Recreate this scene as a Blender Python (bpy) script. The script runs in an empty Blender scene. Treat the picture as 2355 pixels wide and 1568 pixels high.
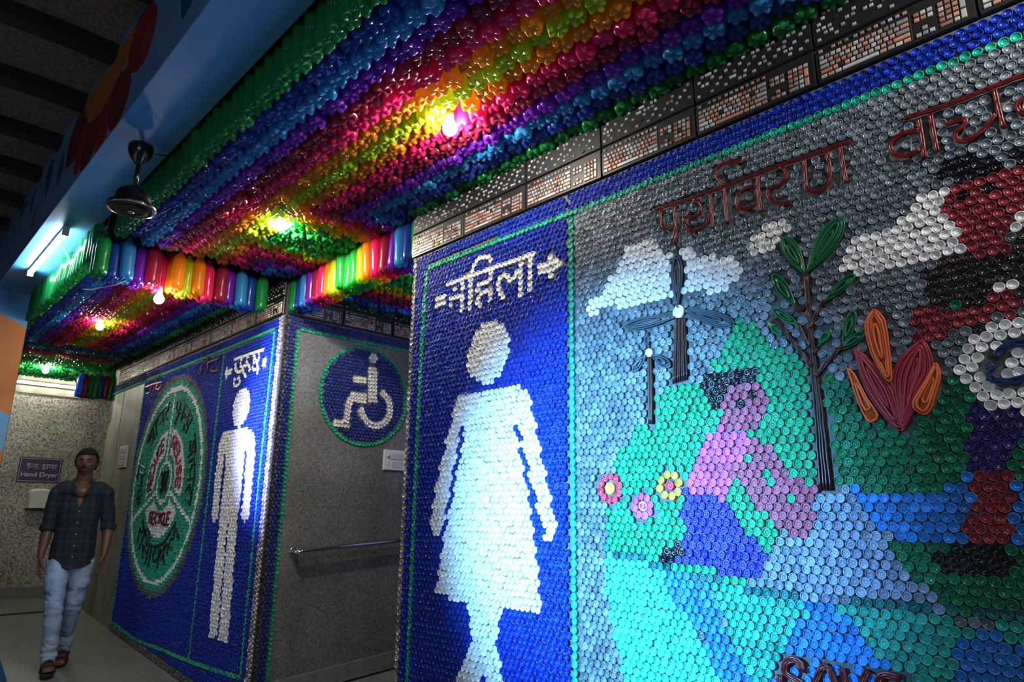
import bpy, bmesh, math, random
import numpy as np
from mathutils import Vector, Matrix
S=bpy.context.scene
COL=S.collection
ZO=1.30            # camera height above the landing where the man walks; everything below is measured from the camera's eye level
rnd=random.Random(7)
nr=np.random.RandomState(5)
PI=math.pi
# ------------------------------------------------------------------ camera, world, lights, exposure
cam=bpy.data.cameras.new('camera'); cam.lens=24.0; cam.sensor_width=36.0; cam.clip_start=.02; cam.clip_end=100
camo=bpy.data.objects.new('camera',cam); COL.objects.link(camo)
yaw,pit,rol=math.radians(-46.1),math.radians(14.13),math.radians(.6)
F=Vector((math.sin(yaw)*math.cos(pit),math.cos(yaw)*math.cos(pit),math.sin(pit)))
r0=Vector((math.cos(yaw),-math.sin(yaw),0)); u0=r0.cross(F)
R=r0*math.cos(rol)+u0*math.sin(rol); U=-r0*math.sin(rol)+u0*math.cos(rol)
camo.matrix_world=Matrix(((R.x,U.x,-F.x,0),(R.y,U.y,-F.y,0),(R.z,U.z,-F.z,0),(0,0,0,1)))
S.camera=camo
def toscreen(p):
    p=Vector(p); d=p.dot(F)
    if d<=.05: return None
    return (1177.5+1570*p.dot(R)/d, 784-1570*p.dot(U)/d, d)
w=bpy.data.worlds.new('world'); S.world=w; w.use_nodes=True
bg=w.node_tree.nodes['Background']; bg.inputs[0].default_value=(.55,.7,1,1); bg.inputs[1].default_value=.035
S.view_settings.view_transform='Standard'; S.view_settings.look='None'; S.view_settings.exposure=0; S.view_settings.gamma=1; S.view_settings.use_curve_mapping=False
def spot(name,loc,aim,col,watt,deg,blend=1.0,rad=.12):
    l=bpy.data.lights.new(name,'SPOT'); l.energy=watt; l.color=col; l.spot_size=math.radians(deg); l.spot_blend=blend; l.shadow_soft_size=rad
    o=bpy.data.objects.new(name,l); COL.objects.link(o); o.location=loc
    o.rotation_euler=(Vector(aim)-Vector(loc)).to_track_quat('-Z','Y').to_euler(); return o
spot('floodlight_on_mural',(-2.7,-1.7,.25),(-1.76,2.19,-.01),(.18,.57,1),4500,31)
spot('floodlight_on_passage',(-5.4,-1.7,.5),(-4.62,2.2,.62),(.42,.50,1),9000,25)
l=bpy.data.lights.new('added_mural_fill','AREA'); l.shape='RECTANGLE'; l.size=2.2; l.size_y=1.2; l.energy=30; l.color=(.78,.88,1)  # added soft fill that brightens mural and bottles; no real opening here
o=bpy.data.objects.new('added_mural_fill',l); COL.objects.link(o); o.location=(1.6,-2.2,1.2)
o.rotation_euler=(Vector((-1.5,2.2,.4))-Vector(o.location)).to_track_quat('-Z','Y').to_euler()
l=bpy.data.lights.new('added_roof_fill','AREA'); l.shape='RECTANGLE'; l.size=5; l.size_y=1.0; l.energy=11; l.color=(.7,.8,1)  # low fill added to lift the dark roof and beam, not a known source
o=bpy.data.objects.new('added_roof_fill',l); COL.objects.link(o); o.location=(-3.2,-3.0,-.7); o.rotation_euler=(Vector((-3.2,.6,2.2))-Vector(o.location)).to_track_quat('-Z','Y').to_euler()
# ------------------------------------------------------------------ helpers
def link(name,me,mat=None,parent=None,loc=None,label=None,cat=None,group=None,kind=None):
    o=bpy.data.objects.new(name,me); COL.objects.link(o)
    if mat is not None:
        ms=mat if isinstance(mat,(list,tuple)) else [mat]
        if not me.materials:
            for m in ms: me.materials.append(m)
    if parent is not None: o.parent=parent
    if loc is not None: o.location=loc
    tag(o,label,cat,group,kind); return o
def tag(o,label=None,cat=None,group=None,kind=None):
    for k,v in (('label',label),('category',cat),('group',group),('kind',kind)):
        if v: o[k]=v
    return o
def empty(name,loc,label=None,cat=None,group=None,parent=None,kind=None):
    o=bpy.data.objects.new(name,None); COL.objects.link(o); o.empty_display_size=.05
    o.location=loc
    if parent is not None: o.parent=parent
    return tag(o,label,cat,group,kind)
def mesh_np(name,V,Fq,smooth=True,mi=None):
    """V (n,3); Fq: list of int arrays (m,k)"""
    me=bpy.data.meshes.new(name)
    V=np.asarray(V,np.float32); me.vertices.add(len(V)); me.vertices.foreach_set('co',V.ravel())
    ks=[np.asarray(f,np.int32) for f in Fq if len(f)]
    loops=np.concatenate([f.ravel() for f in ks]); tot=np.concatenate([np.full(len(f),f.shape[1],np.int32) for f in ks])
    st=np.concatenate([[0],np.cumsum(tot)[:-1]]).astype(np.int32)
    me.loops.add(len(loops)); me.loops.foreach_set('vertex_index',loops)
    me.polygons.add(len(tot)); me.polygons.foreach_set('loop_start',st)
    try: me.polygons.foreach_set('loop_total',tot)
    except Exception: pass
    me.polygons.foreach_set('use_smooth',np.full(len(tot),bool(smooth)))
    if mi is not None: me.polygons.foreach_set('material_index',np.asarray(mi,np.int32))
    me.update(calc_edges=True); me.validate(); return me
class MB:
    def __init__(s): s.v=[]; s.f=[]; s.m=[]
    def add(s,V,Fs,m=0):
        b=len(s.v); s.v+= [tuple(x) for x in V]; s.f+=[tuple(i+b for i in f) for f in Fs]; s.m+=[m]*len(Fs); return s
    def box(s,a,b,m=0):
        x0,y0,z0=a; x1,y1,z1=b
        V=[(x0,y0,z0),(x1,y0,z0),(x1,y1,z0),(x0,y1,z0),(x0,y0,z1),(x1,y0,z1),(x1,y1,z1),(x0,y1,z1)]
        return s.add(V,[(0,3,2,1),(4,5,6,7),(0,1,5,4),(1,2,6,5),(2,3,7,6),(3,0,4,7)],m)
    def key(s,c,ax,ay,az,w,h,d,ins=.0018,m=0):
        """chamfered slab centred c on a plane; ax, ay in plane, az outward"""
        c,ax,ay,az=map(Vector,(c,ax,ay,az)); V=[]
        for (sw,sh,t) in ((w,h,0),(w,h,d*.55),(w-2*ins,h-2*ins,d)):
            for i,j in ((-.5,-.5),(.5,-.5),(.5,.5),(-.5,.5)): V.append(c+ax*i*sw+ay*j*sh+az*t)
        Fs=[(8,9,10,11)]
        for k in (0,4):
            for i in range(4): Fs.append((k+i,k+(i+1)%4,k+4+(i+1)%4,k+4+i))
        return s.add(V,Fs,m)
    def prism(s,poly,fn0,fn1,m=0):
        n=len(poly); V=[fn0(*p) for p in poly]+[fn1(*p) for p in poly]
        Fs=[tuple(range(n,2*n)),tuple(range(n-1,-1,-1))]+[(i,(i+1)%n,n+(i+1)%n,n+i) for i in range(n)]
        return s.add(V,Fs,m)
    def tube(s,pts,r,n=8,m=0,caps=True,nrm=None):
        P=[Vector(p) for p in pts]; k=len(P)
        rs=r if isinstance(r,(list,tuple)) else [r]*k
        V=[];a=None
        for i in range(k):
            t=(P[min(i+1,k-1)]-P[max(i-1,0)]).normalized()
            if a is None: a=t.orthogonal().normalized() if nrm is None else Vector(nrm)
            a=(a-t*a.dot(t)); a=a.normalized() if a.length>1e-6 else t.orthogonal().normalized()
            b=t.cross(a)
            for j in range(n):
                q=2*PI*j/n; V.append(P[i]+(a*math.cos(q)+b*math.sin(q))*rs[i])
        Fs=[(i*n+j,i*n+(j+1)%n,(i+1)*n+(j+1)%n,(i+1)*n+j) for i in range(k-1) for j in range(n)]
        if caps: Fs+=[tuple(range(n-1,-1,-1)),tuple(range((k-1)*n,k*n))]
        return s.add(V,Fs,m)
    def lathe(s,prof,c=(0,0,0),n=24,m=0,axis=None):
        V=[];c=Vector(c)
        if axis is None: ax,ay,az=Vector((1,0,0)),Vector((0,1,0)),Vector((0,0,1))
        else: ax,ay,az=map(Vector,axis)
        for r,z in prof:
            for j in range(n):
                q=2*PI*j/n; V.append(c+ax*(r*math.cos(q))+ay*(r*math.sin(q))+az*z)
        k=len(prof)
        Fs=[(i*n+j,i*n+(j+1)%n,(i+1)*n+(j+1)%n,(i+1)*n+j) for i in range(k-1) for j in range(n)]
        if prof[0][0]>1e-5: Fs.append(tuple(range(n-1,-1,-1)))
        if prof[-1][0]>1e-5: Fs.append(tuple(range((k-1)*n,k*n)))
        return s.add(V,Fs,m)
    def build(s,name,mat,parent=None,smooth=False,**kw):
        me=bpy.data.meshes.new(name); me.from_pydata(s.v,[],s.f)
        ms=mat if isinstance(mat,(list,tuple)) else [mat]
        for m in ms: me.materials.append(m)
        if len(ms)>1: me.polygons.foreach_set('material_index',s.m)
        if smooth: me.polygons.foreach_set('use_smooth',[True]*len(me.polygons))
        me.update()
        bm=bmesh.new(); bm.from_mesh(me); bmesh.ops.remove_doubles(bm,verts=bm.verts,dist=1e-6); bmesh.ops.recalc_face_normals(bm,faces=bm.faces); bm.to_mesh(me); bm.free()
        if smooth=='auto':
            try: me.set_sharp_from_angle(angle=math.radians(40))
            except Exception: pass
        loc=kw.pop('loc',None)
        return link(name,me,None,parent,loc,**kw)
def bevel(o,w,seg=2):
    m=o.modifiers.new('bevel','BEVEL'); m.width=w; m.segments=seg; m.limit_method='ANGLE'; return o
def smooth_line(pts,step=.012):
    P=[np.array(p,float) for p in pts]
    if len(P)>2:
        Q=[]
        for i in range(len(P)-1):
            p0,p1,p2,p3=P[max(i-1,0)],P[i],P[i+1],P[min(i+2,len(P)-1)]
            n=max(2,int(np.linalg.norm(p2-p1)/step))
            for k in range(n):
                t=k/n; Q.append(.5*((2*p1)+(-p0+p2)*t+(2*p0-5*p1+4*p2-p3)*t*t+(-p0+3*p1-3*p2+p3)*t**3))
        Q.append(P[-1]); return Q
    n=max(1,int(np.linalg.norm(P[1]-P[0])/step)); return [P[0]+(P[1]-P[0])*k/n for k in range(n+1)]
def even(pts,d):
    Q=smooth_line(pts,.006) if len(pts)>2 else [np.array(p,float) for p in pts]
    out=[Q[0]]; acc=0
    for a,b in zip(Q,Q[1:]):
        L=np.linalg.norm(b-a)
        if L<1e-9: continue
        t=d-acc
        while t<=L: out.append(a+(b-a)*t/L); t+=d
        acc=(acc+L)%d if t-d<0 else L-(t-d)
    return out
def inpoly(X,Z,poly):
    P=np.array(poly,float); c=np.zeros(len(X),bool); j=len(P)-1
    for i in range(len(P)):
        xi,zi=P[i]; xj,zj=P[j]
        k=((zi>Z)!=(zj>Z))&(X<(xj-xi)*(Z-zi)/((zj-zi)+1e-12)+xi); c^=k; j=i
    return c
def dseg(X,Z,pts):
    d=np.full(len(X),9e9)
    for a,b in zip(pts,pts[1:]):
        a=np.array(a,float);b=np.array(b,float);ab=b-a;L=max(ab@ab,1e-12)
        t=np.clip(((X-a[0])*ab[0]+(Z-a[1])*ab[1])/L,0,1)
        d=np.minimum(d,np.hypot(X-a[0]-t*ab[0],Z-a[1]-t*ab[1]))
    return d
# ------------------------------------------------------------------ materials
def mat(name,col,rough=.5,metal=0,spec=.5,emit=None,estr=0,coat=0):
    m=bpy.data.materials.new(name); m.use_nodes=True; b=m.node_tree.nodes['Principled BSDF']
    b.inputs['Base Color'].default_value=(*col,1); b.inputs['Roughness'].default_value=rough; b.inputs['Metallic'].default_value=metal
    b.inputs['Specular IOR Level'].default_value=spec
    if coat: b.inputs['Coat Weight'].default_value=coat; b.inputs['Coat Roughness'].default_value=.05
    if emit: b.inputs['Emission Color'].default_value=(*emit,1); b.inputs['Emission Strength'].default_value=estr
    return m
def nodes(m): return m.node_tree.nodes,m.node_tree.links,m.node_tree.nodes['Principled BSDF']
def vary(m,lo=.78,hi=1.18,rgh=None):
    """each cap slightly different in value"""
    N,L,b=nodes(m); g=N.new('ShaderNodeNewGeometry'); mr=N.new('ShaderNodeMapRange'); mr.inputs['To Min'].default_value=lo; mr.inputs['To Max'].default_value=hi
    L.new(g.outputs['Random Per Island'],mr.inputs['Value'])
    mx=N.new('ShaderNodeVectorMath'); mx.operation='SCALE'; mx.inputs[0].default_value=b.inputs['Base Color'].default_value[:3]
    L.new(mr.outputs[0],mx.inputs['Scale']); L.new(mx.outputs[0],b.inputs['Base Color']); return m
def cap(name,col,rough=.3,spec=.5,lo=.8,hi=1.15,metal=0): return vary(mat(name,col,rough,metal,spec),lo,hi)
def noisy(m,cols,scale,detail=6,rough=.6,bump=0,coords='Object',stops=None,stretch=None):
    N,L,b=nodes(m); tc=N.new('ShaderNodeTexCoord'); n=N.new('ShaderNodeTexNoise'); n.inputs['Scale'].default_value=scale; n.inputs['Detail'].default_value=detail; n.inputs['Roughness'].default_value=rough
    src=tc.outputs[coords]
    if stretch:
        mp=N.new('ShaderNodeMapping'); mp.inputs['Scale'].default_value=stretch; L.new(src,mp.inputs[0]); src=mp.outputs[0]
    r=N.new('ShaderNodeValToRGB'); e=r.color_ramp.elements
    while len(e)<len(cols): e.new(.5)
    for i,c in enumerate(cols): e[i].position=(stops[i] if stops else .3+.4*i/(len(cols)-1)); e[i].color=(*c,1)
    L.new(src,n.inputs['Vector']); L.new(n.outputs[0],r.inputs[0]); L.new(r.outputs[0],b.inputs['Base Color'])
    if bump:
        bp=N.new('ShaderNodeBump'); bp.inputs['Strength'].default_value=bump; bp.inputs['Distance'].default_value=.005
        L.new(n.outputs[0],bp.inputs['Height']); L.new(bp.outputs[0],b.inputs['Normal'])
    return m
def chips(name,base,scale,cols,rough=.35,stops=None,mixn=.5):
    """stone-chip plaster: voronoi cells coloured at random over a cement ground"""
    m=mat(name,base,rough); N,L,b=nodes(m); tc=N.new('ShaderNodeTexCoord')
    v=N.new('ShaderNodeTexVoronoi'); v.inputs['Scale'].default_value=scale; v.inputs['Randomness'].default_value=1
    n0=N.new('ShaderNodeTexNoise'); n0.inputs['Scale'].default_value=scale*.6
    mxv=N.new('ShaderNodeMix'); mxv.data_type='VECTOR'; mxv.inputs['Factor'].default_value=.02
    L.new(tc.outputs['Object'],mxv.inputs[4]); L.new(tc.outputs['Object'],n0.inputs['Vector']); L.new(n0.outputs['Color'],mxv.inputs[5]); L.new(mxv.outputs[1],v.inputs['Vector'])
    sep=N.new('ShaderNodeSeparateColor'); L.new(v.outputs['Color'],sep.inputs[0])
    r=N.new('ShaderNodeValToRGB'); r.color_ramp.interpolation='CONSTANT'; e=r.color_ramp.elements
    while len(e)<len(cols): e.new(.5)
    for i,c in enumerate(cols): e[i].position=(stops[i] if stops else i/len(cols)); e[i].color=(*c,1)
    L.new(sep.outputs[0],r.inputs[0])
    n=N.new('ShaderNodeTexNoise'); n.inputs['Scale'].default_value=2.2; n.inputs['Detail'].default_value=4; L.new(tc.outputs['Object'],n.inputs['Vector'])
    mr=N.new('ShaderNodeMapRange'); mr.inputs['From Min'].default_value=.3; mr.inputs['From Max'].default_value=.7; mr.inputs['To Min'].default_value=.72; mr.inputs['To Max'].default_value=1.15; L.new(n.outputs[0],mr.inputs[0])
    sc=N.new('ShaderNodeVectorMath'); sc.operation='SCALE'; L.new(r.outputs[0],sc.inputs[0]); L.new(mr.outputs[0],sc.inputs['Scale']); L.new(sc.outputs[0],b.inputs['Base Color'])
    bp=N.new('ShaderNodeBump'); bp.inputs['Strength'].default_value=.25; bp.inputs['Distance'].default_value=.002; L.new(v.outputs['Distance'],bp.inputs['Height']); L.new(bp.outputs[0],b.inputs['Normal'])
    return m
M={}
M['blue']=cap('royal_blue_plastic',(.004,.030,.38),spec=.3); M['teal']=cap('teal_plastic',(.01,.42,.30),lo=.65); M['white']=cap('white_plastic',(.84,.86,.88),lo=.88,hi=1.1)
M['clear']=cap('clear_grey_plastic',(.165,.21,.265),rough=.13,spec=1.0,lo=.6,hi=1.3); M['silver']=cap('silver_cap',(.42,.41,.42),rough=.3,lo=.4,hi=1.3,metal=.35)
M['green']=cap('green_plastic',(.006,.30,.14),rough=.25); M['darkgreen']=cap('dark_green_plastic',(.004,.16,.07),rough=.22,lo=.7,hi=1.4)
M['aqua']=cap('aqua_plastic',(.06,.62,.52)); M['river']=cap('river_blue_plastic',(.015,.13,.72)); M['river2']=cap('mid_blue_plastic',(.02,.20,.62),lo=.7,hi=1.3)
M['darkteal']=cap('dark_teal_plastic',(.006,.14,.15),lo=.5,hi=1.3); M['field']=cap('sea_green_plastic',(.02,.36,.30),lo=.8,hi=1.2)
M['indigo']=cap('indigo_plastic',(.035,.03,.50)); M['violet']=cap('dark_violet_plastic',(.03,.015,.16)); M['pink']=cap('pink_plastic',(.62,.10,.50)); M['skin']=cap('brick_pink_plastic',(.42,.085,.16)); M['maroon']=cap('maroon_plastic',(.26,.03,.045))
M['black']=cap('black_plastic',(.006,.006,.012),rough=.18,spec=.7); M['brownclear']=cap('smoky_plastic',(.022,.016,.016),rough=.15,spec=.8,lo=.5,hi=1.6); M['rock']=cap('slate_clear_plastic',(.20,.26,.42),rough=.2,spec=.8,lo=.7,hi=1.3)
M['yellow']=cap('yellow_plastic',(.72,.50,.05)); M['red']=cap('red_plastic',(.62,.04,.08)); M['grey']=cap('grey_plastic',(.11,.11,.12),lo=.7,hi=1.3); M['navy']=cap('navy_plastic',(.006,.018,.14),rough=.25); M['bone']=cap('bone_white_plastic',(.60,.57,.54))
M['darkred']=mat('dark_red_wire',(.11,.006,.008),.3); M['leafwire']=mat('green_wire',(.006,.12,.05),.3); M['brownwire']=mat('brown_wire',(.035,.014,.014),.3); M['greywire']=mat('slate_wire',(.035,.06,.09),.35)
M['crimson']=mat('crimson_wire',(.30,.02,.04),.4); M['orangewire']=mat('orange_wire',(.62,.12,.025),.4); M['navywire']=mat('navy_wire',(.01,.03,.12),.3); M['blackwire']=mat('black_wire',(.006,.006,.006),.25)
M['board']=noisy(mat('backing_board',(.3,.3,.3),.7),[(.025,.027,.03),(.13,.14,.155)],38)
M['plaster']=mat('dark_plaster',(.05,.05,.055),.8)
T={
'cloud_a':[(-1821,876),(-1787,900),(-1745,880),(-1715,921),(-1686,961),(-1652,1001),(-1635,1024),(-1602,1069),(-1578,1076),(-1524,1087),(-1451,1066),(-1445,1038),(-1410,1009),(-1361,1008),(-1307,1002),(-1282,980),(-1277,953),(-1134,915),(-1101,888),(-1095,846),(-1101,807),(-1192,788),(-1331,820),(-1387,801),(-1484,829),(-1619,826),(-1730,843),(-1747,823),(-1814,826)],
'cloud_b':[(-1068,945),(-1026,976),(-991,1009),(-947,1009),(-912,980),(-899,942),(-917,933),(-937,932),(-950,908),(-991,888),(-1064,897),(-1070,913)],
'cloud_c':[(-758,793),(-746,830),(-708,853),(-677,861),(-642,867),(-603,872),(-574,879),(-542,908),(-507,934),(-488,947),(-456,957),(-443,939),(-444,902),(-458,875),(-434,825),(-407,781),(-407,745),(-441,740),(-484,731),(-520,725),(-569,722),(-639,724),(-710,739),(-749,757)],
'cloud_d':[(-282,942),(-235,930),(-260,756),(-299,768),(-288,834),(-268,877)],
'whair':[(-1283,458),(-1249,493),(-1196,505),(-1130,505),(-1070,484),(-1052,436),(-1098,451),(-1164,448),(-1189,415),(-1205,378),(-1214,348),(-1240,379),(-1272,420)],
'wface':[(-1164,448),(-1098,451),(-1052,436),(-1035,353),(-1056,304),(-1091,285),(-1146,289),(-1202,309),(-1217,330),(-1206,375),(-1190,413)],
'wneck':[(-1217,314),(-1191,331),(-1137,314),(-1126,278),(-1174,283),(-1222,301)],
'weyes':[(-1077,406),(-1137,386)],
'wshirt':[(-1259,285),(-1221,305),(-1174,283),(-1133,274),(-1098,248),(-1102,223),(-1139,194),(-1182,165),(-1193,115),(-1205,48),(-1260,60),(-1332,77),(-1383,107),(-1349,159),(-1331,204),(-1292,241)],
'warm_a':[(-1105,249),(-1060,238),(-996,155),(-950,104),(-899,93),(-904,45),(-936,19),(-970,40),(-1027,103),(-1096,171),(-1128,200)],
'warm_b':[(-1187,180),(-1144,196),(-1087,143),(-1026,79),(-973,37),(-924,24),(-927,-33),(-980,-71),(-1041,-30),(-1104,38),(-1160,104),(-1196,144)],
'wskirt':[(-1379,104),(-1332,77),(-1267,64),(-1219,48),(-1188,-1),(-1157,-37),(-1133,-60),(-1097,-94),(-1078,-127),(-1088,-167),(-1144,-199),(-1209,-195),(-1277,-182),(-1354,-168),(-1415,-181),(-1425,-157),(-1381,-123),(-1387,-86),(-1370,-60),(-1383,-22),(-1394,29)],
'wshoe':[(-1494,-141),(-1449,-107),(-1417,-87),(-1380,-105),(-1401,-137),(-1444,-155),(-1484,-166)],
'flowers':[(-1711,98),(-1557,29),(-1434,103)],
'hill_a':[(-1393,489),(-1426,479),(-1470,434),(-1505,403),(-1550,349),(-1605,296),(-1652,234),(-1681,178),(-1720,100),(-1730,29),(-1735,-97),(-1741,-129),(-1639,-141),(-1516,-171),(-1453,-184),(-1349,-199),(-1338,-22),(-1307,464),(-1337,482)],
'hill_b':[(-1105,683),(-1135,661),(-1157,603),(-1183,574),(-1234,537),(-1243,499),(-1340,455),(-1382,-240),(-1154,-223),(-1048,-76),(-910,42),(-860,79),(-842,346),(-870,452),(-903,482),(-924,511),(-968,539),(-1029,575),(-1058,624)],
'hill_c':[(-856,454),(-799,425),(-755,412),(-653,282),(-524,369),(-485,382),(-453,354),(-484,114),(-544,87),(-633,64),(-748,72),(-815,88),(-887,80)],
'water':[(-814,91),(-748,72),(-633,64),(-544,87),(-484,114),(-510,-56),(-693,-62),(-748,-33),(-773,16),(-806,54)],
'rock':[(-910,63),(-875,74),(-825,78),(-795,62),(-778,19),(-752,-23),(-718,-79),(-693,-113),(-660,-151),(-637,-188),(-612,-210),(-588,-226),(-617,-262),(-641,-226),(-697,-229),(-751,-232),(-826,-228),(-891,-247),(-969,-244),(-1037,-225),(-1090,-207),(-1115,-203),(-1105,-163),(-1078,-133),(-1037,-91),(-1004,-59),(-950,-49),(-929,18)],
'darkrow':[(-1745,-122),(-1639,-136),(-1515,-165),(-1438,-183),(-1349,-196),(-1258,-208),(-1146,-220),(-1053,-229),(-966,-238),(-968,-260),(-1055,-250),(-1147,-240),(-1259,-231),(-1350,-214),(-1454,-196),(-1581,-172),(-1741,-146)],
'darkrow_b':[(-891,-245),(-755,-227),(-633,-230),(-556,-241),(-465,-237),(-406,-226),(-409,-250),(-488,-257),(-572,-266),(-645,-255),(-758,-257),(-882,-259)],
'aqua':[(-1746,-139),(-1639,-141),(-1516,-175),(-1474,-201),(-1456,-240),(-1436,-294),(-1394,-339),(-1360,-371),(-1333,-403),(-1322,-442),(-1304,-479),(-1282,-548),(-1247,-704),(-1607,-783),(-1653,-612),(-1686,-492),(-1718,-399),(-1737,-288)],
'river_a':[(-1477,-201),(-1423,-201),(-1350,-208),(-1308,-229),(-1282,-263),(-1259,-319),(-1242,-363),(-1225,-412),(-1208,-448),(-1169,-512),(-1092,-670),(-1247,-704),(-1280,-530),(-1304,-479),(-1325,-431),(-1332,-385),(-1373,-354),(-1429,-300),(-1457,-253)],
'field_a':[(-1307,-223),(-1245,-230),(-1147,-237),(-1055,-248),(-962,-259),(-967,-310),(-1008,-320),(-1051,-404),(-1091,-463),(-1119,-504),(-1092,-670),(-1169,-512),(-1209,-454),(-1229,-373),(-1258,-313)],
'river_b':[(-960,-248),(-892,-255),(-867,-268),(-843,-291),(-807,-342),(-773,-386),(-728,-407),(-714,-452),(-708,-586),(-1136,-680),(-1091,-499),(-1066,-417),(-1032,-365),(-986,-307)],
'field_b':[(-871,-261),(-758,-257),(-636,-254),(-551,-268),(-523,-274),(-551,-305),(-578,-349),(-600,-418),(-632,-570),(-708,-586),(-717,-438),(-728,-407),(-773,-386),(-807,-342),(-843,-291)],
'river_c':[(-517,-260),(-493,-269),(-426,-314),(-402,-332),(-430,-526),(-632,-570),(-600,-418),(-578,-344),(-547,-299)],
'field_c':[(-496,-258),(-389,-242),(-402,-328),(-430,-315)],
'darkgreen':[(-711,-61),(-510,-57),(-362,-52),(-388,-233),(-465,-237),(-556,-241),(-588,-226),(-612,-205),(-636,-183),(-660,-148),(-693,-108)],
'mhair':[(-458,1011),(-423,1018),(-383,1018),(-341,1007),(-301,994),(-287,967),(-307,954),(-335,949),(-373,948),(-416,952),(-449,967)],
'mface':[(-449,944),(-409,953),(-358,935),(-317,945),(-290,940),(-276,900),(-268,877),(-289,834),(-294,801),(-320,780),(-313,748),(-325,712),(-369,705),(-414,727),(-410,756),(-432,809),(-444,849),(-466,877),(-441,901)],
'meyes':[(-397,902),(-329,901)],
'mbody':[(-508,716),(-459,727),(-414,727),(-369,705),(-325,712),(-299,764),(-260,756),(-286,570),(-329,579),(-379,571),(-412,559),(-460,559),(-496,572),(-518,601),(-546,618),(-535,677)],
'mbody_b':[(-441,502),(-410,522),(-380,528),(-386,504),(-415,484),(-434,459),(-460,480),(-460,499)],
'marm':[(-546,615),(-517,604),(-491,576),(-456,558),(-407,570),(-381,586),(-328,588),(-308,547),(-343,531),(-380,538),(-425,518),(-470,517),(-506,494),(-541,483),(-582,500),(-584,544),(-569,576)],
'mwhite':[(-365,606),(-336,612)],
'mgreen':[(-472,581)],
'mdisc':[(-482,394),(-473,431),(-453,464),(-428,490),(-396,509),(-357,532),(-310,530),(-285,522),(-322,264),(-347,266),(-416,288),(-448,309),(-469,332),(-478,365)],
'mtrouser':[(-463,309),(-436,291),(-413,275),(-377,272),(-330,266),(-336,226),(-370,220),(-379,186),(-388,152),(-398,118),(-434,121),(-498,125),(-486,187),(-473,246)],
'mleg':[(-482,121),(-452,122),(-391,108),(-399,67),(-412,12),(-418,-30),(-427,-70),(-459,-59),(-521,-57),(-510,-4),(-496,54)],
'mshoe':[(-599,-90),(-562,-77),(-521,-58),(-459,-59),(-426,-70),(-433,-126),(-470,-139),(-598,-148)],
'waterright':[(-393,107),(-353,103),(-376,-59),(-425,-63),(-412,12)],
'greenright':[(-370,220),(-336,226),(-353,103),(-392,108),(-394,129),(-379,186)],
's_head1':[(-1450,1196),(-1369,1196),(-1284,1190),(-1202,1193),(-1124,1191),(-1048,1194),(-976,1195),(-906,1195),(-840,1192),(-760,1191),(-681,1191)],
's_pa':[(-1414,1187),(-1414,1146),(-1405,1112),(-1375,1097),(-1353,1102)],
's_pa2':[(-1350,1186),(-1350,1113),(-1350,1040)],
's_ya':[(-1268,1182),(-1237,1152),(-1241,1118),(-1272,1111),(-1311,1127),(-1312,1102),(-1296,1069),(-1263,1055),(-1223,1062),(-1198,1097)],
's_ya2':[(-1194,1185),(-1191,1114),(-1192,1041)],
's_aa':[(-1133,1187),(-1133,1114),(-1132,1044)],
's_reph':[(-1131,1197),(-1157,1234),(-1161,1267),(-1140,1283),(-1098,1276),(-1056,1263)],
's_va':[(-1012,1149),(-1051,1154),(-1082,1138),(-1088,1106),(-1072,1080),(-1028,1075),(-1013,1087)],
's_va2':[(-1003,1190),(-1004,1107),(-1002,1046)],
's_ra':[(-920,1194),(-899,1164),(-905,1134),(-933,1123),(-966,1123),(-970,1099),(-952,1068),(-919,1050),(-890,1045)],
's_na':[(-834,1188),(-836,1127),(-836,1081),(-820,1060),(-793,1052),(-763,1069),(-755,1124),(-758,1186)],
's_na2':[(-715,1188),(-712,1125),(-709,1053)],
's_head2':[(-520,1205),(-436,1197),(-360,1198),(-287,1202),(-214,1204),(-162,1205)],
's_vb':[(-485,1146),(-521,1155),(-556,1146),(-569,1124),(-561,1097),(-530,1078),(-488,1084)],
's_vb2':[(-481,1187),(-480,1117),(-481,1052)],
's_ab':[(-449,1187),(-448,1120),(-446,1058)],
's_cha':[(-418,1133),(-393,1135),(-368,1134),(-366,1117),(-390,1102),(-396,1089),(-389,1071),(-365,1063),(-327,1081),(-291,1116)],
's_cha2':[(-285,1191),(-283,1124),(-280,1067)],
's_vc':[(-193,1126),(-216,1136),(-237,1128),(-240,1105),(-223,1088),(-196,1091)],
's_S':[(-990,-456),(-998,-432),(-1020,-424),(-1044,-436),(-1052,-461),(-1034,-475),(-1002,-486),(-989,-507),(-1010,-531),(-1044,-540),(-1069,-528),(-1066,-475)],
's_A':[(-977,-532),(-957,-477),(-935,-434),(-918,-433),(-901,-468),(-885,-515)],
's_A2':[(-959,-489),(-898,-479)],
's_V':[(-879,-427),(-869,-463),(-851,-509),(-826,-460),(-807,-421)],
's_E':[(-722,-429),(-772,-431),(-789,-497),(-736,-497)],
's_E2':[(-779,-465),(-738,-464)],
's_stalk':[(-1353,1089),(-1355,1025)],
's_disc':[(-387,421),(-375,437),(-354,448),(-321,450),(-301,445)],
's_disc2':[(-413,403),(-399,395),(-408,384),(-401,362),(-370,351),(-335,356),(-313,365)],
'leaf_tree1':[(-863,786),(-737,940),36],
'leaf_tree2':[(-873,783),(-933,928),26],
'leaf_tree3':[(-817,674),(-718,739),15],
'leaf_tree4':[(-913,676),(-979,805),18],
'leaf_tree5':[(-908,611),(-990,682),13],
'leaf_tree6':[(-950,568),(-1014,646),12],
'leaf_tree7':[(-776,518),(-733,622),15],
'leaf_tree8':[(-793,505),(-709,549),13],
'leaf_tree9':[(-858,526),(-807,580),11],
'leaf_blade1':[(-1363,772),(-1356,981),23],
'leaf_blade2':[(-1380,733),(-1614,742),23],
'leaf_blade3':[(-1332,750),(-1136,658),25],
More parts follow.
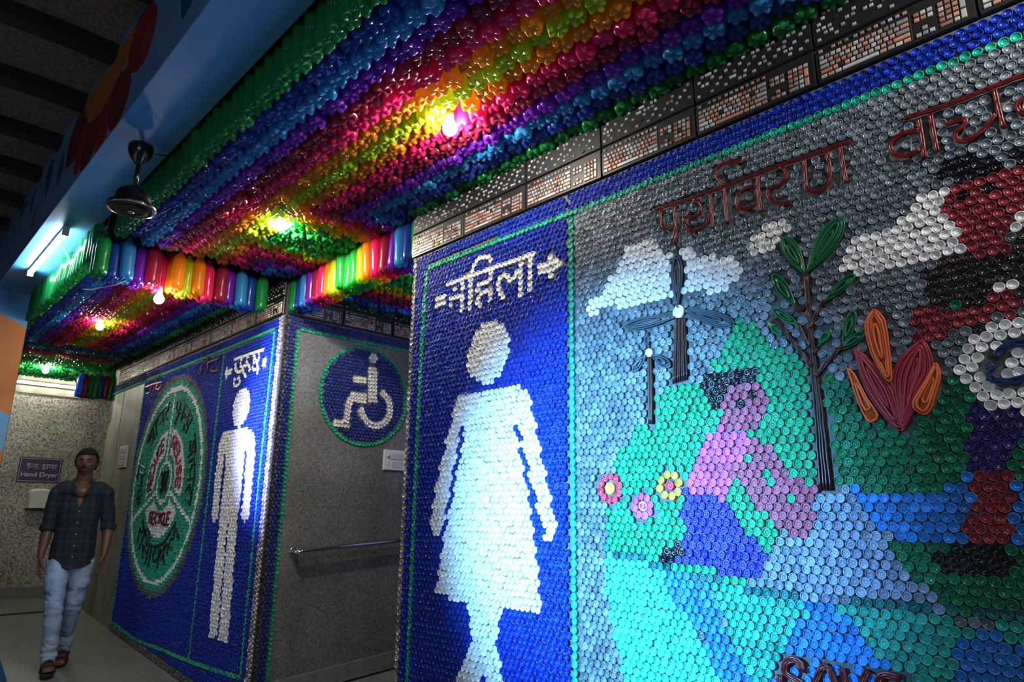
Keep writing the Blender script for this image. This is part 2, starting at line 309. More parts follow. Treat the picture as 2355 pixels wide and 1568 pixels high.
'leaf_blade4':[(-1504,627),(-1509,699),10],
'leaf_blade5':[(-1516,602),(-1580,551),14],
'leaf_blade6':[(-1489,600),(-1407,546),16],
'hubs':[(-1361,750),(-1503,613)],
'tower1':[(-1376,729),(-1389,608),(-1402,477),(-1334,486),(-1333,599),(-1332,720)],
'tower2':[(-1506,596),(-1512,464),(-1516,335),(-1497,333),(-1491,462),(-1488,594)],
'trunk':[(-863,782),(-863,643),(-863,526),(-861,426),(-857,342),(-856,246),(-854,76),(-894,77),(-892,181),(-888,276),(-885,387),(-883,501),(-877,646),(-873,784)],
'branch1':[(-880,466),(-910,521),(-944,578),(-964,610),(-995,651)],
'branch2':[(-871,593),(-832,658),(-814,677)],
'branch3':[(-869,503),(-859,524)],
'branch4':[(-870,432),(-812,489),(-790,507),(-774,520)],
'branch5':[(-873,675),(-900,658),(-916,684)],
'branch6':[(-881,529),(-897,576),(-910,615)],
'red1':[(-639,242),(-648,334),(-649,387),(-634,432),(-603,468),(-568,492),(-554,498),(-541,461),(-538,418),(-546,387),(-583,343),(-603,297)],
'red2':[(-743,506),(-716,477),(-663,402),(-643,345),(-639,243),(-677,281),(-714,347),(-735,416)],
'or1':[(-672,614),(-650,582),(-645,509),(-652,388),(-688,459),(-701,529),(-699,581)],
'or2':[(-768,444),(-752,425),(-724,348),(-699,293),(-711,277),(-728,280),(-749,344)],
'or3':[(-529,425),(-522,400),(-528,369),(-541,338),(-558,296),(-576,283),(-597,300),(-598,322),(-566,367)],
'w_tealv':[(-2986,1347),(-2993,1073),(-3005,757),(-3001,401)],
'w_head':[(-2590,777),(-2295,771),(-2432,921),(-2438,609)],
'w_body':[(-2688,533),(-2659,570),(-2595,585),(-2416,574),(-2222,565),(-2173,539),(-2145,486),(-2101,326),(-2039,109),(-1988,-73),(-2020,-114),(-2065,-100),(-2136,110),(-2208,324),(-2240,390),(-2254,377),(-2233,326),(-2170,111),(-2127,-109),(-2096,-284),(-2078,-410),(-2298,-410),(-2367,-540),(-2303,-699),(-2259,-812),(-2380,-835),(-2446,-682),(-2522,-862),(-2673,-892),(-2612,-739),(-2510,-551),(-2570,-403),(-2794,-390),(-2747,-130),(-2675,120),(-2615,358),(-2617,406),(-2645,408),(-2660,311),(-2708,100),(-2763,-99),(-2821,-119),(-2866,-87),(-2831,102),(-2743,367)],
'w_s1':[(-2780,1202),(-2596,1205),(-2442,1203),(-2282,1200),(-2125,1200)],
'w_s2':[(-2721,1188),(-2718,1132)],
'w_s3':[(-2752,1113),(-2659,1111)],
'w_s3b':[(-2750,1077),(-2721,1077)],
'w_s4':[(-2659,1181),(-2657,1111),(-2661,1012)],
'w_s5':[(-2595,1180),(-2596,1010)],
'w_s6':[(-2583,1225),(-2570,1255),(-2538,1279),(-2491,1284),(-2451,1265),(-2439,1232),(-2436,1209)],
'w_s7':[(-2435,1179),(-2445,1140),(-2501,1139),(-2533,1135),(-2535,1098)],
'w_s8':[(-2504,1087),(-2436,1089),(-2440,1054),(-2447,1019)],
'w_s9':[(-2531,1071),(-2537,1045),(-2511,1020)],
'w_s10':[(-2223,1168),(-2221,1082),(-2222,995)],
'w_s11':[(-2247,1138),(-2276,1110),(-2302,1110),(-2322,1141),(-2355,1140),(-2380,1122),(-2378,1084),(-2353,1042),(-2320,1012)],
'w_s12':[(-2155,1178),(-2157,1095),(-2157,1004)],
'w_dots':[(-2876,1138),(-2843,1139),(-2813,1138),(-2874,1100),(-2845,1102),(-2815,1101),(-2093,1127),(-2066,1123),(-2040,1123),(-2014,1125),(-1990,1126),(-1968,1106),(-2089,1095),(-2062,1095),(-2031,1090),(-2005,1092),(-1984,1097),(-2027,1154),(-2023,1061)],
'm_tealr':[(-4890,1263),(-4891,1069),(-4896,936),(-4892,728),(-4895,666)],
'm_tealr2':[(-4915,281),(-4916,-328),(-4901,-1105)],
'm_div':[(-5853,1355),(-5848,530),(-5880,-122),(-5826,-1131)],
'm_bot':[(-7984,-1086),(-7183,-1146),(-6474,-1141),(-5870,-1137),(-4901,-1105)],
'm_head':[(-5530,805),(-5195,792),(-5388,944),(-5338,637)],
'm_body':[(-5517,627),(-5183,611),(-5064,571),(-5027,494),(-5019,221),(-5018,-62),(-5087,-88),(-5153,-69),(-5157,145),(-5169,426),(-5197,427),(-5197,226),(-5209,-65),(-5182,-493),(-5159,-904),(-5240,-932),(-5324,-918),(-5349,-505),(-5368,-72),(-5388,-72),(-5369,-507),(-5360,-893),(-5431,-930),(-5514,-919),(-5533,-518),(-5546,-66),(-5550,202),(-5561,442),(-5594,435),(-5598,220),(-5583,-75),(-5638,-96),(-5706,-77),(-5733,223),(-5736,540),(-5678,608)],
'm_s1':[(-5609,1218),(-5325,1216),(-5055,1210)],
'm_s1b':[(-5601,1228),(-5328,1226),(-5062,1222)],
'm_s2':[(-5569,1199),(-5574,1162),(-5570,1128),(-5528,1101),(-5466,1092)],
'm_s3':[(-5474,1197),(-5471,1130),(-5469,1047),(-5449,1007),(-5469,989),(-5536,981),(-5563,1009),(-5568,1048)],
'm_s3b':[(-5507,1039),(-5501,1018)],
'm_s4':[(-5352,1191),(-5350,1145),(-5330,1122),(-5418,1131),(-5427,1107),(-5382,1064),(-5334,1025)],
'm_s5':[(-5342,1130),(-5297,1121),(-5285,1091),(-5289,1051)],
'm_s6':[(-5230,1188),(-5220,1126),(-5217,1077),(-5151,1068)],
'm_s7':[(-5196,1163),(-5154,1116),(-5137,1082)],
'm_s8':[(-5130,1189),(-5131,1097),(-5135,1018)],
'm_dots':[(-5744,1165),(-5751,1136),(-5719,1132),(-5678,1134),(-5653,1135),(-5767,1117),(-5727,1107),(-5691,1106),(-5655,1106),(-5744,1092),(-5743,1071),(-5040,1123),(-5005,1121),(-5040,1103),(-5004,1100),(-5044,1084),(-5004,1078)],
'm_scr1':[(-7912,1265),(-7655,1267),(-7390,1255)],
'm_scr2':[(-7650,1333),(-7602,1299)],
'm_scr3':[(-7716,1252),(-7758,1190),(-7862,1190)],
'm_scr4':[(-7633,1253),(-7638,1187)],
'm_scr5':[(-7516,1249),(-7566,1211),(-7458,1187),(-7410,1225)],
'm_scr6':[(-6322,1323),(-6241,1329),(-6175,1305)],
'm_scr7':[(-6188,1270),(-6063,1274),(-5913,1274)],
'm_scr8':[(-6306,1274),(-6346,1247),(-6313,1220),(-6352,1193)],
'm_scr9':[(-6200,1272),(-6168,1227),(-6196,1185)],
'm_scr10':[(-6056,1215),(-6083,1192),(-6022,1174),(-5932,1170),(-5927,1192)],
'm_edge':[(-4758,1223),(-4764,-1096)],
'rnd':[(-6881,1271),(-6826,-772),(-7804,-42),(-6001,651)],
'rnd_white':[(-6911,1147),(-7755,-109),(-6071,304)],
'rnd_lines':[(-6992,1131),(-7012,459),(-7755,-109),(-7144,192),(-6178,-95),(-6788,214)],
'rnd_center':[(-7003,434),(-6968,54),(-7163,202),(-6792,300)],
'rnd_inner':[(-6828,729),(-7392,115),(-6471,198)],
'g_ring':[(2894,1321),(2524,899),(3337,1004)],
'g_head':[(2988,1224)],
'g_torso':[(2988,1137),(3008,861)],
'g_arm':[(2829,1039),(2995,1046)],
'g_seat':[(2814,882),(3029,884)],
'g_leg':[(2813,887),(2791,816),(2775,679)],
'g_foot':[(2680,661),(2798,662)],
'g_wheel':[(3096,951),(3146,908),(3174,850),(3175,779),(3135,712),(3073,677),(3003,680),(2949,716),(2918,762),(2898,797)],
'pt_top':[(-3203,2354),(-3138,2293),(-3109,2203),(-3121,2120),(-3182,2040),(-3293,2031),(-3417,2075),(-3526,2170),(-3539,2294),(-3482,2407),(-3320,2396)],
'pt_orange':[(-3478,2398),(-3523,2298),(-3580,2224),(-3700,2193),(-3880,2146),(-4095,2133),(-4262,2176),(-4430,2306),(-4496,2412),(-4214,2420),(-3875,2413)],
'pt_3':[(-3526,2170),(-3433,2072),(-3414,1957),(-3496,1866),(-3596,1842),(-3678,1868),(-3742,1931),(-3792,2138),(-3700,2193)],
'pt_4':[(-3867,2160),(-3792,2138),(-3739,1962),(-3807,1862),(-3905,1846),(-3968,1872),(-3992,1959),(-3975,2121)],
'pt_5':[(-3970,2112),(-3992,1959),(-4052,1868),(-4151,1839),(-4281,1870),(-4321,1953),(-4302,2160),(-4173,2147)],
'pt_6':[(-4262,2176),(-4339,2140),(-4321,1953),(-4384,1893),(-4489,1932),(-4515,2051),(-4441,2221)],
'pt_7':[(-4496,2412),(-4430,2306),(-4327,2200),(-4460,2088),(-4622,2048),(-4768,2073),(-4826,2134),(-4823,2298),(-4666,2404)],
'pt_t1':[(-2577,1987),(-2653,1959),(-2686,1960),(-2703,2007),(-2732,2121),(-2573,2041)],
'pt_t2':[(-4951,2252),(-4899,2107),(-4980,2033),(-5035,2144),(-5006,2232)],
'pt_t3':[(-5345,2365),(-5293,2182),(-5375,2094),(-5472,2293)],
'pt_r2':[(-5850,2353),(-5954,2230),(-5905,2135),(-5933,2287)],
'pt_r3':[(-5644,2111),(-5752,1963),(-5732,2018)],
'pt_t4':[(-6186,2324),(-6459,2280),(-6436,2340)],
}
# ------------------------------------------------------------------ bottle-cap mosaics
def cup(R=.0148,h=.012,d=.0055,n=14,ring=True):
    pr=[(R,0),(R*.985,h*.93),(R*.95,h),(R*.87,h),(R*.82,h-.0008),(R*.77,h-d)]
    if ring: pr+=[(R*.60,h-d+.0002),(R*.55,h-d+.0016),(R*.47,h-d+.0016),(R*.42,h-d+.0003)]
    V=[];
    for r,z in pr:
        for j in range(n): V.append((r*math.cos(2*PI*j/n),r*math.sin(2*PI*j/n),z))
    V.append((0,0,pr[-1][1])); k=len(pr)
    Q=np.array([(i*n+j,i*n+(j+1)%n,(i+1)*n+(j+1)%n,(i+1)*n+j) for i in range(k-1) for j in range(n)])
    T3=np.array([((k-1)*n+j,(k-1)*n+(j+1)%n,k*n) for j in range(n)])
    return np.array(V),Q,T3
CUP=cup(); CUPLO=cup(n=9,ring=False)
PLF=((1,0,0),(0,0,1),(0,-1,0),2.2)      # front wall: u=X, v=Z, outward -Y
def onwall(u,v,d,pl):
    if pl=='F': return (u,2.2-d,v)
    return (-4.76+d,u,v)               # passage wall
def capmesh(name,pts,pl='F',scale=1.0,tpl=CUP,jit=.0012,tilt=.10,off=0.0):
    P=np.array([(p[0],p[1]) for p in pts],float).reshape(-1,2); n=len(P); V,Q,T3=tpl
    P=P+nr.normal(0,jit,P.shape); s=scale*(1+nr.normal(0,.025,n)); a=nr.rand(n)*2*PI
    x=V[:,0][None]*np.cos(a)[:,None]-V[:,1][None]*np.sin(a)[:,None]; y=V[:,0][None]*np.sin(a)[:,None]+V[:,1][None]*np.cos(a)[:,None]
    x=x*s[:,None]; y=y*s[:,None]; z=V[:,2][None]*(1+nr.normal(0,.06,n))[:,None]+x*nr.normal(0,tilt,n)[:,None]+y*nr.normal(0,tilt,n)[:,None]
    u=P[:,0:1]+x; v=P[:,1:2]+y; d=np.maximum(z,0)+off
    if pl=='F': W=np.stack([u,2.2-d,v],-1)
    else: W=np.stack([-4.76+d,u,v],-1)
    nv=len(V); o=(np.arange(n)*nv)[:,None,None]
    q=(Q[None]+o).reshape(-1,4); t=(T3[None]+o).reshape(-1,3)
    return mesh_np(name,W.reshape(-1,3),[q,t])
SOLO={}
def solo_mesh(m):
    if m not in SOLO:
        V,Q,T3=CUP; me=mesh_np('bottle_cap',V,[Q,T3]); me.materials.append(M[m]); SOLO[m]=me
    return SOLO[m]
ROT={'F':Matrix(((1,0,0),(0,0,-1),(0,1,0))).to_4x4(),'G':Matrix(((0,0,1),(1,0,0),(0,1,0))).to_4x4()}
def solo(p,m,parent,pl='F',scale=1.0):
    o=bpy.data.objects.new('bottle_cap',solo_mesh(m)); COL.objects.link(o); o.parent=parent
    q=Matrix.Rotation(nr.normal(0,.08),4,'X')@Matrix.Rotation(nr.normal(0,.08),4,'Y')
    o.matrix_basis=Matrix.Translation(Vector(onwall(p[0],p[1],.0012,pl)))@ROT[pl]@q@Matrix.Scale(scale,4); return o
def hexgrid(u0,u1,v0,v1,p=.0305,wob=.0):
    out=[];r=0;v=v0;dv=p*.872
    while v<=v1:
        u=u0+(p/2 if r%2 else 0)
        while u<=u1: out.append((u+wob*math.sin(v*3.1+u),v+wob*math.sin(u*2.3))); u+=p
        v+=dv;r+=1
    return np.array(out)
def fillgaps(G,others,u0,u1,v0,v1,d=.0272,ok=None,st=.0045):
    """drop single caps into the gaps the regular rows leave round letters and edges"""
    c=d; H={}
    def put(p): H.setdefault((int(p[0]//c),int(p[1]//c)),[]).append(p)
    for p in list(map(tuple,G))+list(map(tuple,others)): put(p)
    add=[]
    us=np.arange(u0,u1,st); vs=np.arange(v0,v1,st); cand=np.array([(u,v) for v in vs for u in us])
    if ok is not None: cand=cand[ok(cand)]
    for p in map(tuple,cand):
        i,j=int(p[0]//c),int(p[1]//c); good=True
        for a in (i-1,i,i+1):
            for b in (j-1,j,j+1):
                for q in H.get((a,b),()):
                    if (p[0]-q[0])**2+(p[1]-q[1])**2<d*d: good=False; break
                if not good: break
            if not good: break
        if good: add.append(p); put(p)
    return np.concatenate([G,np.array(add).reshape(-1,2)])
def clusters(pts,thr):
    P=np.asarray(pts,float); n=len(P); lab=np.full(n,-1); c=0
    for i in range(n):
        if lab[i]>=0: continue
        st=[i]; lab[i]=c
        while st:
            j=st.pop(); near=np.where((lab<0)&(np.hypot(P[:,0]-P[j,0],P[:,1]-P[j,1])<thr))[0]
            lab[near]=c; st+=list(near)
        c+=1
    return [P[lab==k] for k in range(c)]
def mm(k): return [(a/1000,b/1000) for a,b in T[k]]
def away(G,pts,d):
    if not len(pts): return G
    K=np.ones(len(G),bool); pts=np.array(pts)
    for i in range(0,len(pts),400):
        q=pts[i:i+400]; dd=((G[:,None,:]-q[None])**2).sum(-1).min(1); K&=dd>d*d
    return G[K]
def wires(strokes,pl,r=.0042,off=.016,n=2,gap=.0062,mb=None,nn=6):
    """each stroke laid as n parallel wires glued on the caps"""
    mb=mb or MB()
    for st in strokes:
        Q=smooth_line(st,.012); Q=[np.array(q) for q in Q]
        for k in range(n):
            e=(k-(n-1)/2)*gap; P=[]
            for i,q in enumerate(Q):
                t=Q[min(i+1,len(Q)-1)]-Q[max(i-1,0)]; t=t/(np.linalg.norm(t)+1e-9)
                P.append(onwall(q[0]-t[1]*e,q[1]+t[0]*e,off+.0015*math.sin(i*1.7+k*2),pl))
            mb.tube(P,r,nn)
    return mb
def leafpoly(k):
    a,b,hw=T[k]; a=np.array(a)/1000.; b=np.array(b)/1000.; hw=hw/1000.; d=b-a; n=np.array([-d[1],d[0]]); n=n/np.linalg.norm(n)
    prof=[(0,.05),(.12,.3),(.3,.68),(.5,.93),(.68,1),(.84,.82),(.95,.45),(1,0)]
    L=[a+d*t+n*hw*w_ for t,w_ in prof]; Rr=[a+d*t-n*hw*w_ for t,w_ in prof[::-1][1:]]
    return L+Rr,a,b
def leafwires(poly,pl,mb,r=.0036,off=.012,step=.0062):
    """concentric loops of wire filling an outline, over a thin base"""
    P=np.array(poly,float); c=P.mean(0); L=np.abs(P-c).max()
    d=P[len(P)//2]-P[0]; wid=min(np.ptp(P[:,0]),np.ptp(P[:,1]))
    # true half width across the long axis
    cov=np.cov((P-c).T); ev,evec=np.linalg.eigh(cov); sx=(P-c)@evec[:,0]; half=max((sx.max()-sx.min())/2,.006)
    k=0; s=1.0; nloop=max(1,int(half/step))
    for k in range(nloop):
        s=1-k/nloop
        lat=evec[:,0]; ax=evec[:,1]
        q=[c+lat*((p-c)@lat)*s+ax*((p-c)@ax)*(s*.35+.65 if k<nloop-1 else .5) for p in P]
        Q=smooth_line(q+[q[0]],.015); mb.tube([onwall(x[0],x[1],off+.002*(k%2)+.003*(1-s),pl) for x in Q],r,5,caps=False)
    mb.prism([tuple(p) for p in P],lambda u,v:onwall(u,v,.001,pl),lambda u,v:onwall(u,v,off-.001,pl))
    return mb
def shaft(poly,pl,mb,n,r=.004,off=.012):
    """bundle of wires along a long outline whose first half runs down one edge and second half back up the other"""
    m_=len(poly)//2; A=poly[:m_]; B=poly[m_:][::-1]
    A=smooth_line([np.array(p) for p in A],.03); B=smooth_line([np.array(p) for p in B],.03); k=max(len(A),len(B))
    ia=np.linspace(0,len(A)-1,k); ib=np.linspace(0,len(B)-1,k)
    for j in range(n):
        t=(j+.5)/n; P=[]
        for i in range(k):
            a=np.array(A[int(ia[i])]); b=np.array(B[int(ib[i])]); q=a+(b-a)*t; P.append(onwall(q[0]+.0008*math.sin(i*2.1+j),q[1],off+.002*(j%2),pl))
        mb.tube(P,r,5)
    mb.prism([tuple(p) for p in poly],lambda u,v:onwall(u,v,.001,pl),lambda u,v:onwall(u,v,off-.001,pl))
    return mb
def panel_board(name,u0,u1,v0,v1,pl,parent):
    mb=MB()
    if pl=='F': mb.box((u0,2.2-.0008,v0),(u1,2.2055,v1))
    else: mb.box((-4.7612,u0,v0),(-4.76+.0008,u1,v1))
    return mb.build(name,M['board'],parent)
# ---- structure that carries the mosaics
def struct(name,mb,m,**kw): return mb.build(name,m,kind='structure',**kw)
def ramp(x): return -1.085 if x<-9.2 else -1.265-.0665*(x+6.57)
# ------------------------------------------------------------------ the setting
M['floor']=noisy(mat('floor_stone',(.1,.1,.09),.45),[(.13,.135,.122),(.175,.178,.165)],3,stretch=(.4,3,1))
M['floorline']=mat('brown_strip',(.06,.035,.025),.5)
M['chip']=chips('chip_plaster',(.2,.2,.19),190,[(.115,.115,.112),(.155,.155,.15),(.075,.075,.074),(.22,.21,.195),(.014,.014,.018),(.13,.13,.127),(.30,.05,.03),(.33,.22,.04)],stops=[0,.22,.45,.62,.80,.86,.985,.992])
M['coarse']=chips('coarse_chip_plaster',(.2,.2,.18),92,[(.26,.25,.21),(.40,.39,.34),(.16,.15,.12),(.50,.48,.43),(.055,.05,.04),(.30,.27,.19)],stops=[0,.25,.5,.66,.82,.9])
M['cement']=noisy(mat('cement_plaster',(.2,.2,.17),.55),[(.16,.15,.115),(.30,.29,.24)],7,stretch=(1,1,.35))
M['seam']=mat('dark_joint',(.07,.065,.05),.8)
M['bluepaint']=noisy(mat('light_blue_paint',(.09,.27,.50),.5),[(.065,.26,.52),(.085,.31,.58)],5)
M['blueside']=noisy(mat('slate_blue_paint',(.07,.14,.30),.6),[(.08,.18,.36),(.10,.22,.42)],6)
M['skirt']=noisy(mat('grey_skirting',(.14,.14,.14),.5),[(.12,.12,.12),(.19,.19,.185)],20)
M['net']=noisy(mat('dark_shade_net',(.008,.012,.010),.9),[(.004,.006,.005),(.014,.02,.016)],90)
M['roof']=noisy(mat('roof_sheet',(.05,.043,.04),.8),[(.065,.052,.048),(.27,.225,.20)],26,detail=8,rough=.75,stretch=(1,1.6,1),bump=.5)
M['steel']=mat('dark_roof_steel',(.012,.011,.011),.6)
X0,X1=-9.25,.6
mb=MB(); xs=[2.5,-2,-4,-6.57,-8,-9.2,-11.2]
for a,b in zip(xs,xs[1:]):
    za,zb=ramp(a),ramp(b); V=[(a,-3.2,za),(a,4.6,za),(b,4.6,zb),(b,-3.2,zb),(a,-3.2,za-.15),(a,4.6,za-.15),(b,4.6,zb-.15),(b,-3.2,zb-.15)]
    mb.add(V,[(0,1,2,3),(7,6,5,4),(0,4,5,1),(1,5,6,2),(2,6,7,3),(3,7,4,0)])
fl=struct('floor',mb,M['floor'])
mb=MB(); mb.box((-9.22,-3.2,-1.0835),(-9.16,2.19,-1.0815)); struct('trim_floor',mb,M['floorline'],label='brown strip laid across the grey floor')
mb=MB(); mb.box((-3.11,2.2075,-1.75),(X1,2.42,2.35)); struct('wall_front',mb,M['plaster'])
mb=MB(); mb.box((-8.03,2.2075,-1.75),(-4.766,2.44,2.35)); mb.box((-4.79,2.44,-1.75),(-4.766,4.6,2.35)); struct('wall_passage',mb,M['plaster'])
mb=MB(); mb.box((-4.766,2.30,-1.2),(-4.762,4.6,1.40)); struct('wall_chip',mb,M['chip'])
mb=MB(); mb.box((-9.25,2.2,-1.75),(-8.03,2.44,2.35)); o=struct('wall_concrete',mb,M['cement'])
mb=MB(); mb.box((-8.755,2.1975,-1.12),(-8.745,2.2,1.33)); mb.build('joint',M['seam'],o)
mb=MB(); mb.box((-11.1,-.2,-1.3),(-10.85,4.6,1.47)); struct('wall_back',mb,M['coarse'])
mb=MB(); mb.box((-11.1,-.2,1.47),(-10.835,4.6,2.35)); struct('wall_back_top',mb,M['cement'])
mb=MB(); mb.box((-10.85,-.2,-1.085),(-10.835,4.6,-.968)); struct('baseboard_back',mb,M['skirt'])
mb=MB(); V=[(2.32,-1.245),(4.5,-1.07),(4.5,-.955),(2.32,-1.13)]
mb.prism(V,lambda u,v:(-4.762,u,v),lambda u,v:(-4.735,u,v)); struct('baseboard_passage',mb,M['skirt'])
mb=MB(); V=[(-4.76,2.42,-1.255),(-3.12,2.42,-1.255),(-3.12,4.6,-1.075),(-4.76,4.6,-1.075)]
mb.add(V+[(x,y,-1.7) for x,y,z in V],[(0,1,2,3),(7,6,5,4),(0,4,5,1),(1,5,6,2),(2,6,7,3),(3,7,4,0)]); struct('floor_passage',mb,M['floor'])
mb=MB(); mb.box((-4.76,4.5,-1.75),(-3.11,4.6,2.35)); struct('wall_passage_end',mb,M['plaster'])
mb=MB(); mb.box((-3.11,2.42,-1.75),(-2.98,4.6,2.35)); struct('wall_passage_side',mb,M['plaster'])
# bottle ceiling carriers: net panels
mb=MB(); mb.box((-4.80,.963,2.0),(1.0,2.206,2.03)); mb.box((-4.80,.963,1.79),(-4.785,2.206,2.0)); mb.box((-4.766,2.19,1.79),(-3.11,2.205,2.0)); struct('ceiling',mb,M['net'])
mb=MB(); mb.box((-10.83,.963,1.905),(-4.99,2.199,1.935)); mb.box((-5.0,.963,1.765),(-4.785,2.199,1.79)); mb.box((-4.766,2.206,1.765),(-3.11,2.38,1.79)); mb.box((-4.766,2.38,1.905),(-3.11,4.5,1.935)); mb.box((-10.83,2.199,1.905),(-9.25,4.5,1.935)); struct('ceiling_lower',mb,M['net'])
# beam and column
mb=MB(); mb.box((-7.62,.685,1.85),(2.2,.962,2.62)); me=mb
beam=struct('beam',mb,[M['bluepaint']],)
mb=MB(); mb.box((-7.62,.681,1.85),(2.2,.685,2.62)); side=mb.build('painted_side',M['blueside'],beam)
PAINT={'p_red':mat('red_paint',(.22,.008,.012),.5),'p_dark':mat('dark_red_paint',(.12,.006,.010),.5),'p_orange':mat('orange_paint',(.36,.10,.012),.5),'p_teal':mat('teal_paint',(.012,.06,.11),.5)}
for i,(k,m) in enumerate((('pt_7','p_dark'),('pt_6','p_red'),('pt_5','p_dark'),('pt_4','p_red'),('pt_3','p_dark'),('pt_top','p_red'),('pt_orange','p_orange'),('pt_t1','p_teal'),('pt_t2','p_teal'),('pt_t3','p_teal'),('pt_r2','p_red'),('pt_r3','p_red'),('pt_t4','p_teal'))):
    mb=MB(); P=[tuple(q) for q in smooth_line([np.array(q) for q in mm(k)+[mm(k)[0]]],.05)][:-1]
    y1=.681-.0006*(i+1); mb.prism([(a,min(max(b,1.852),2.6)) for a,b in P],lambda u,v:(u,.682,v),lambda u,v:(u,y1,v))
    mb.build('painted_petal' if k!='pt_orange' else 'painted_flower_centre',PAINT[m],beam)
m=mat('column_paint',(.1,.3,.5),.5); N,L,b=nodes(m); tc=N.new('ShaderNodeTexCoord'); sp=N.new('ShaderNodeSeparateXYZ'); L.new(tc.outputs['Object'],sp.inputs[0])
ma=N.new('ShaderNodeMath'); ma.operation='MULTIPLY_ADD'; ma.inputs[1].default_value=.5; L.new(sp.outputs[1],ma.inputs[0]); L.new(sp.outputs[2],ma.inputs[2])
nz=N.new('ShaderNodeTexNoise'); nz.inputs['Scale'].default_value=2; L.new(tc.outputs['Object'],nz.inputs[0])
m2=N.new('ShaderNodeMath'); m2.operation='MULTIPLY_ADD'; m2.inputs[1].default_value=.12; L.new(nz.outputs[0],m2.inputs[0]); L.new(ma.outputs[0],m2.inputs[2])
mr=N.new('ShaderNodeMapRange'); mr.inputs['From Min'].default_value=-1; mr.inputs['From Max'].default_value=3; L.new(m2.outputs[0],mr.inputs[0])
cr=N.new('ShaderNodeValToRGB'); cr.color_ramp.interpolation='CONSTANT'; e=cr.color_ramp.elements
while len(e)<4: e.new(.5)
f=lambda z:(z+.48+.06+1)/4
for i,(p,c) in enumerate(((0,(.48,.14,.008)),(f(.46),(.08,.30,.52)),(f(.74),(.48,.14,.008)),(f(1.53),(.08,.27,.50)))): e[i].position=p; e[i].color=(*c,1)
L.new(mr.outputs[0],cr.inputs[0]); L.new(cr.outputs[0],b.inputs['Base Color'])
mb=MB(); mb.box((-7.5,.686,-1.3),(-7.2,.955,1.85)); col_=struct('column',mb,m)
mb=MB(); mb.box((-7.46,.955,-1.3),(-7.24,.964,1.85)); mb.build('edge_strip',mat('dark_edge',(.05,.03,.02),.7),col_)
# vaulted roof left of the beam
mb=MB(); ys=np.linspace(-2.6,.684,34)
zr=lambda y:2.435-.10*(y-.5)**2
xr=np.arange(3.0,-11.3,-.10)
V=[(x,y,zr(y)+.03+ .012*math.sin(x*30)) for x in xr for y in ys]; n=len(ys)
mb.add(V,[(i*n+j,i*n+j+1,(i+1)*n+j+1,(i+1)*n+j) for i in range(len(xr)-1) for j in range(n-1)]); ro=struct('roof',mb,M['roof'],smooth=True)
for i in range(-8,12):
    x=-3.875-.652*i; mb=MB()
    for (dx0,dx1,dz) in ((-.055,.055,.0),):
        P=[(y,zr(y)) for y in ys]
        V=[];k=len(P)
        for y,z in P: V+=[(x+dx0,y,z-.055),(x+dx1,y,z-.055),(x+dx1,y,z+.03),(x+dx0,y,z+.03)]
        mb.add(V,[(a*4+j,a*4+(j+1)%4,(a+1)*4+(j+1)%4,(a+1)*4+j) for a in range(k-1) for j in range(4)])
    struct('roof_beam',mb,M['steel'])
# grille at the far left end above the beam
mb=MB(); gx=-8.6
for z in (2.0,2.15,2.3): mb.box((gx-.02,-.6,z),(gx+.02,.66,z+.03))
for y in (.60,.42,.24,.06,-.12): mb.box((gx-.015,y,1.7),(gx+.015,y+.025,2.42))
gr=struct('window_1',mb,M['steel'],label='dark steel grille at the far end under the roof')
mb=MB(); mb.box((gx-.12,-.6,1.7),(gx-.115,.68,2.42)); mb.build('pane',mat('pale_pane',(.2,.22,.25),.3,emit=(.6,.7,.85),estr=.10),gr)
# blue painted kerb, a corner of it in the frame
# ------------------------------------------------------------------ the mural
def mosaic(th,name,pts,m,pl='F',parent=None,solo_set=None,lo=False,kind=None,label=None,scale=1.0,split=False):
    """one element of a picture: its caps as a mesh, the largest caps as pieces of their own"""
    if not len(pts): return None
    if kind is None and not split and 2<=len(pts)<1600 and not lo:
        cl=clusters(pts,.036 if name in('lettering','arrow','dash') else .055)
        if len(cl)>1:
            for c_ in cl: o=mosaic(th,name,c_,m,pl,parent,solo_set,lo,kind,label,scale,True); (P2(o,th) if parent is None else None)
            return o
    pts=np.asarray(pts,float).reshape(-1,2)
    big=[p for p in pts if solo_set is not None and (round(p[0],5),round(p[1],5)) in solo_set]
    sm=np.array([p for p in pts if not(solo_set is not None and (round(p[0],5),round(p[1],5)) in solo_set)]).reshape(-1,2)
    if len(sm)==0: sm=np.array(big[:1]); big=big[1:]
    me=capmesh(name,sm,pl,scale=scale,tpl=CUPLO if lo else CUP); o=link(name,me,M[m],parent or th,label=label,kind=kind)
    for p in big: solo(p,m,o,pl,scale)
    return o
def P2(o,th):      # parts are modelled in eye coordinates; undo the base offset of their thing
    o.matrix_parent_inverse=Matrix.Translation(-Vector(th.location)); return o
def near_caps(groups,pl,k):
    L_=[]
    for G_ in groups:
        for p in np.asarray(G_,float).reshape(-1,2):
            s=toscreen(onwall(p[0],p[1],0,pl))
            if s and 8<s[0]<2347 and 8<s[1]<1560: L_.append((s[2],round(p[0],5),round(p[1],5)))
    L_.sort(); return set((a,b) for _,a,b in L_[:k])
mural=empty('environment_mural',(-.9,2.2,-1.1),label='big bottle-cap mural of hills, river, kneeling woman and windmills on right wall',cat='mural')
panel=P2(panel_board('backing_board',-1.93,.1,-1.10,1.437,'F',mural),mural)
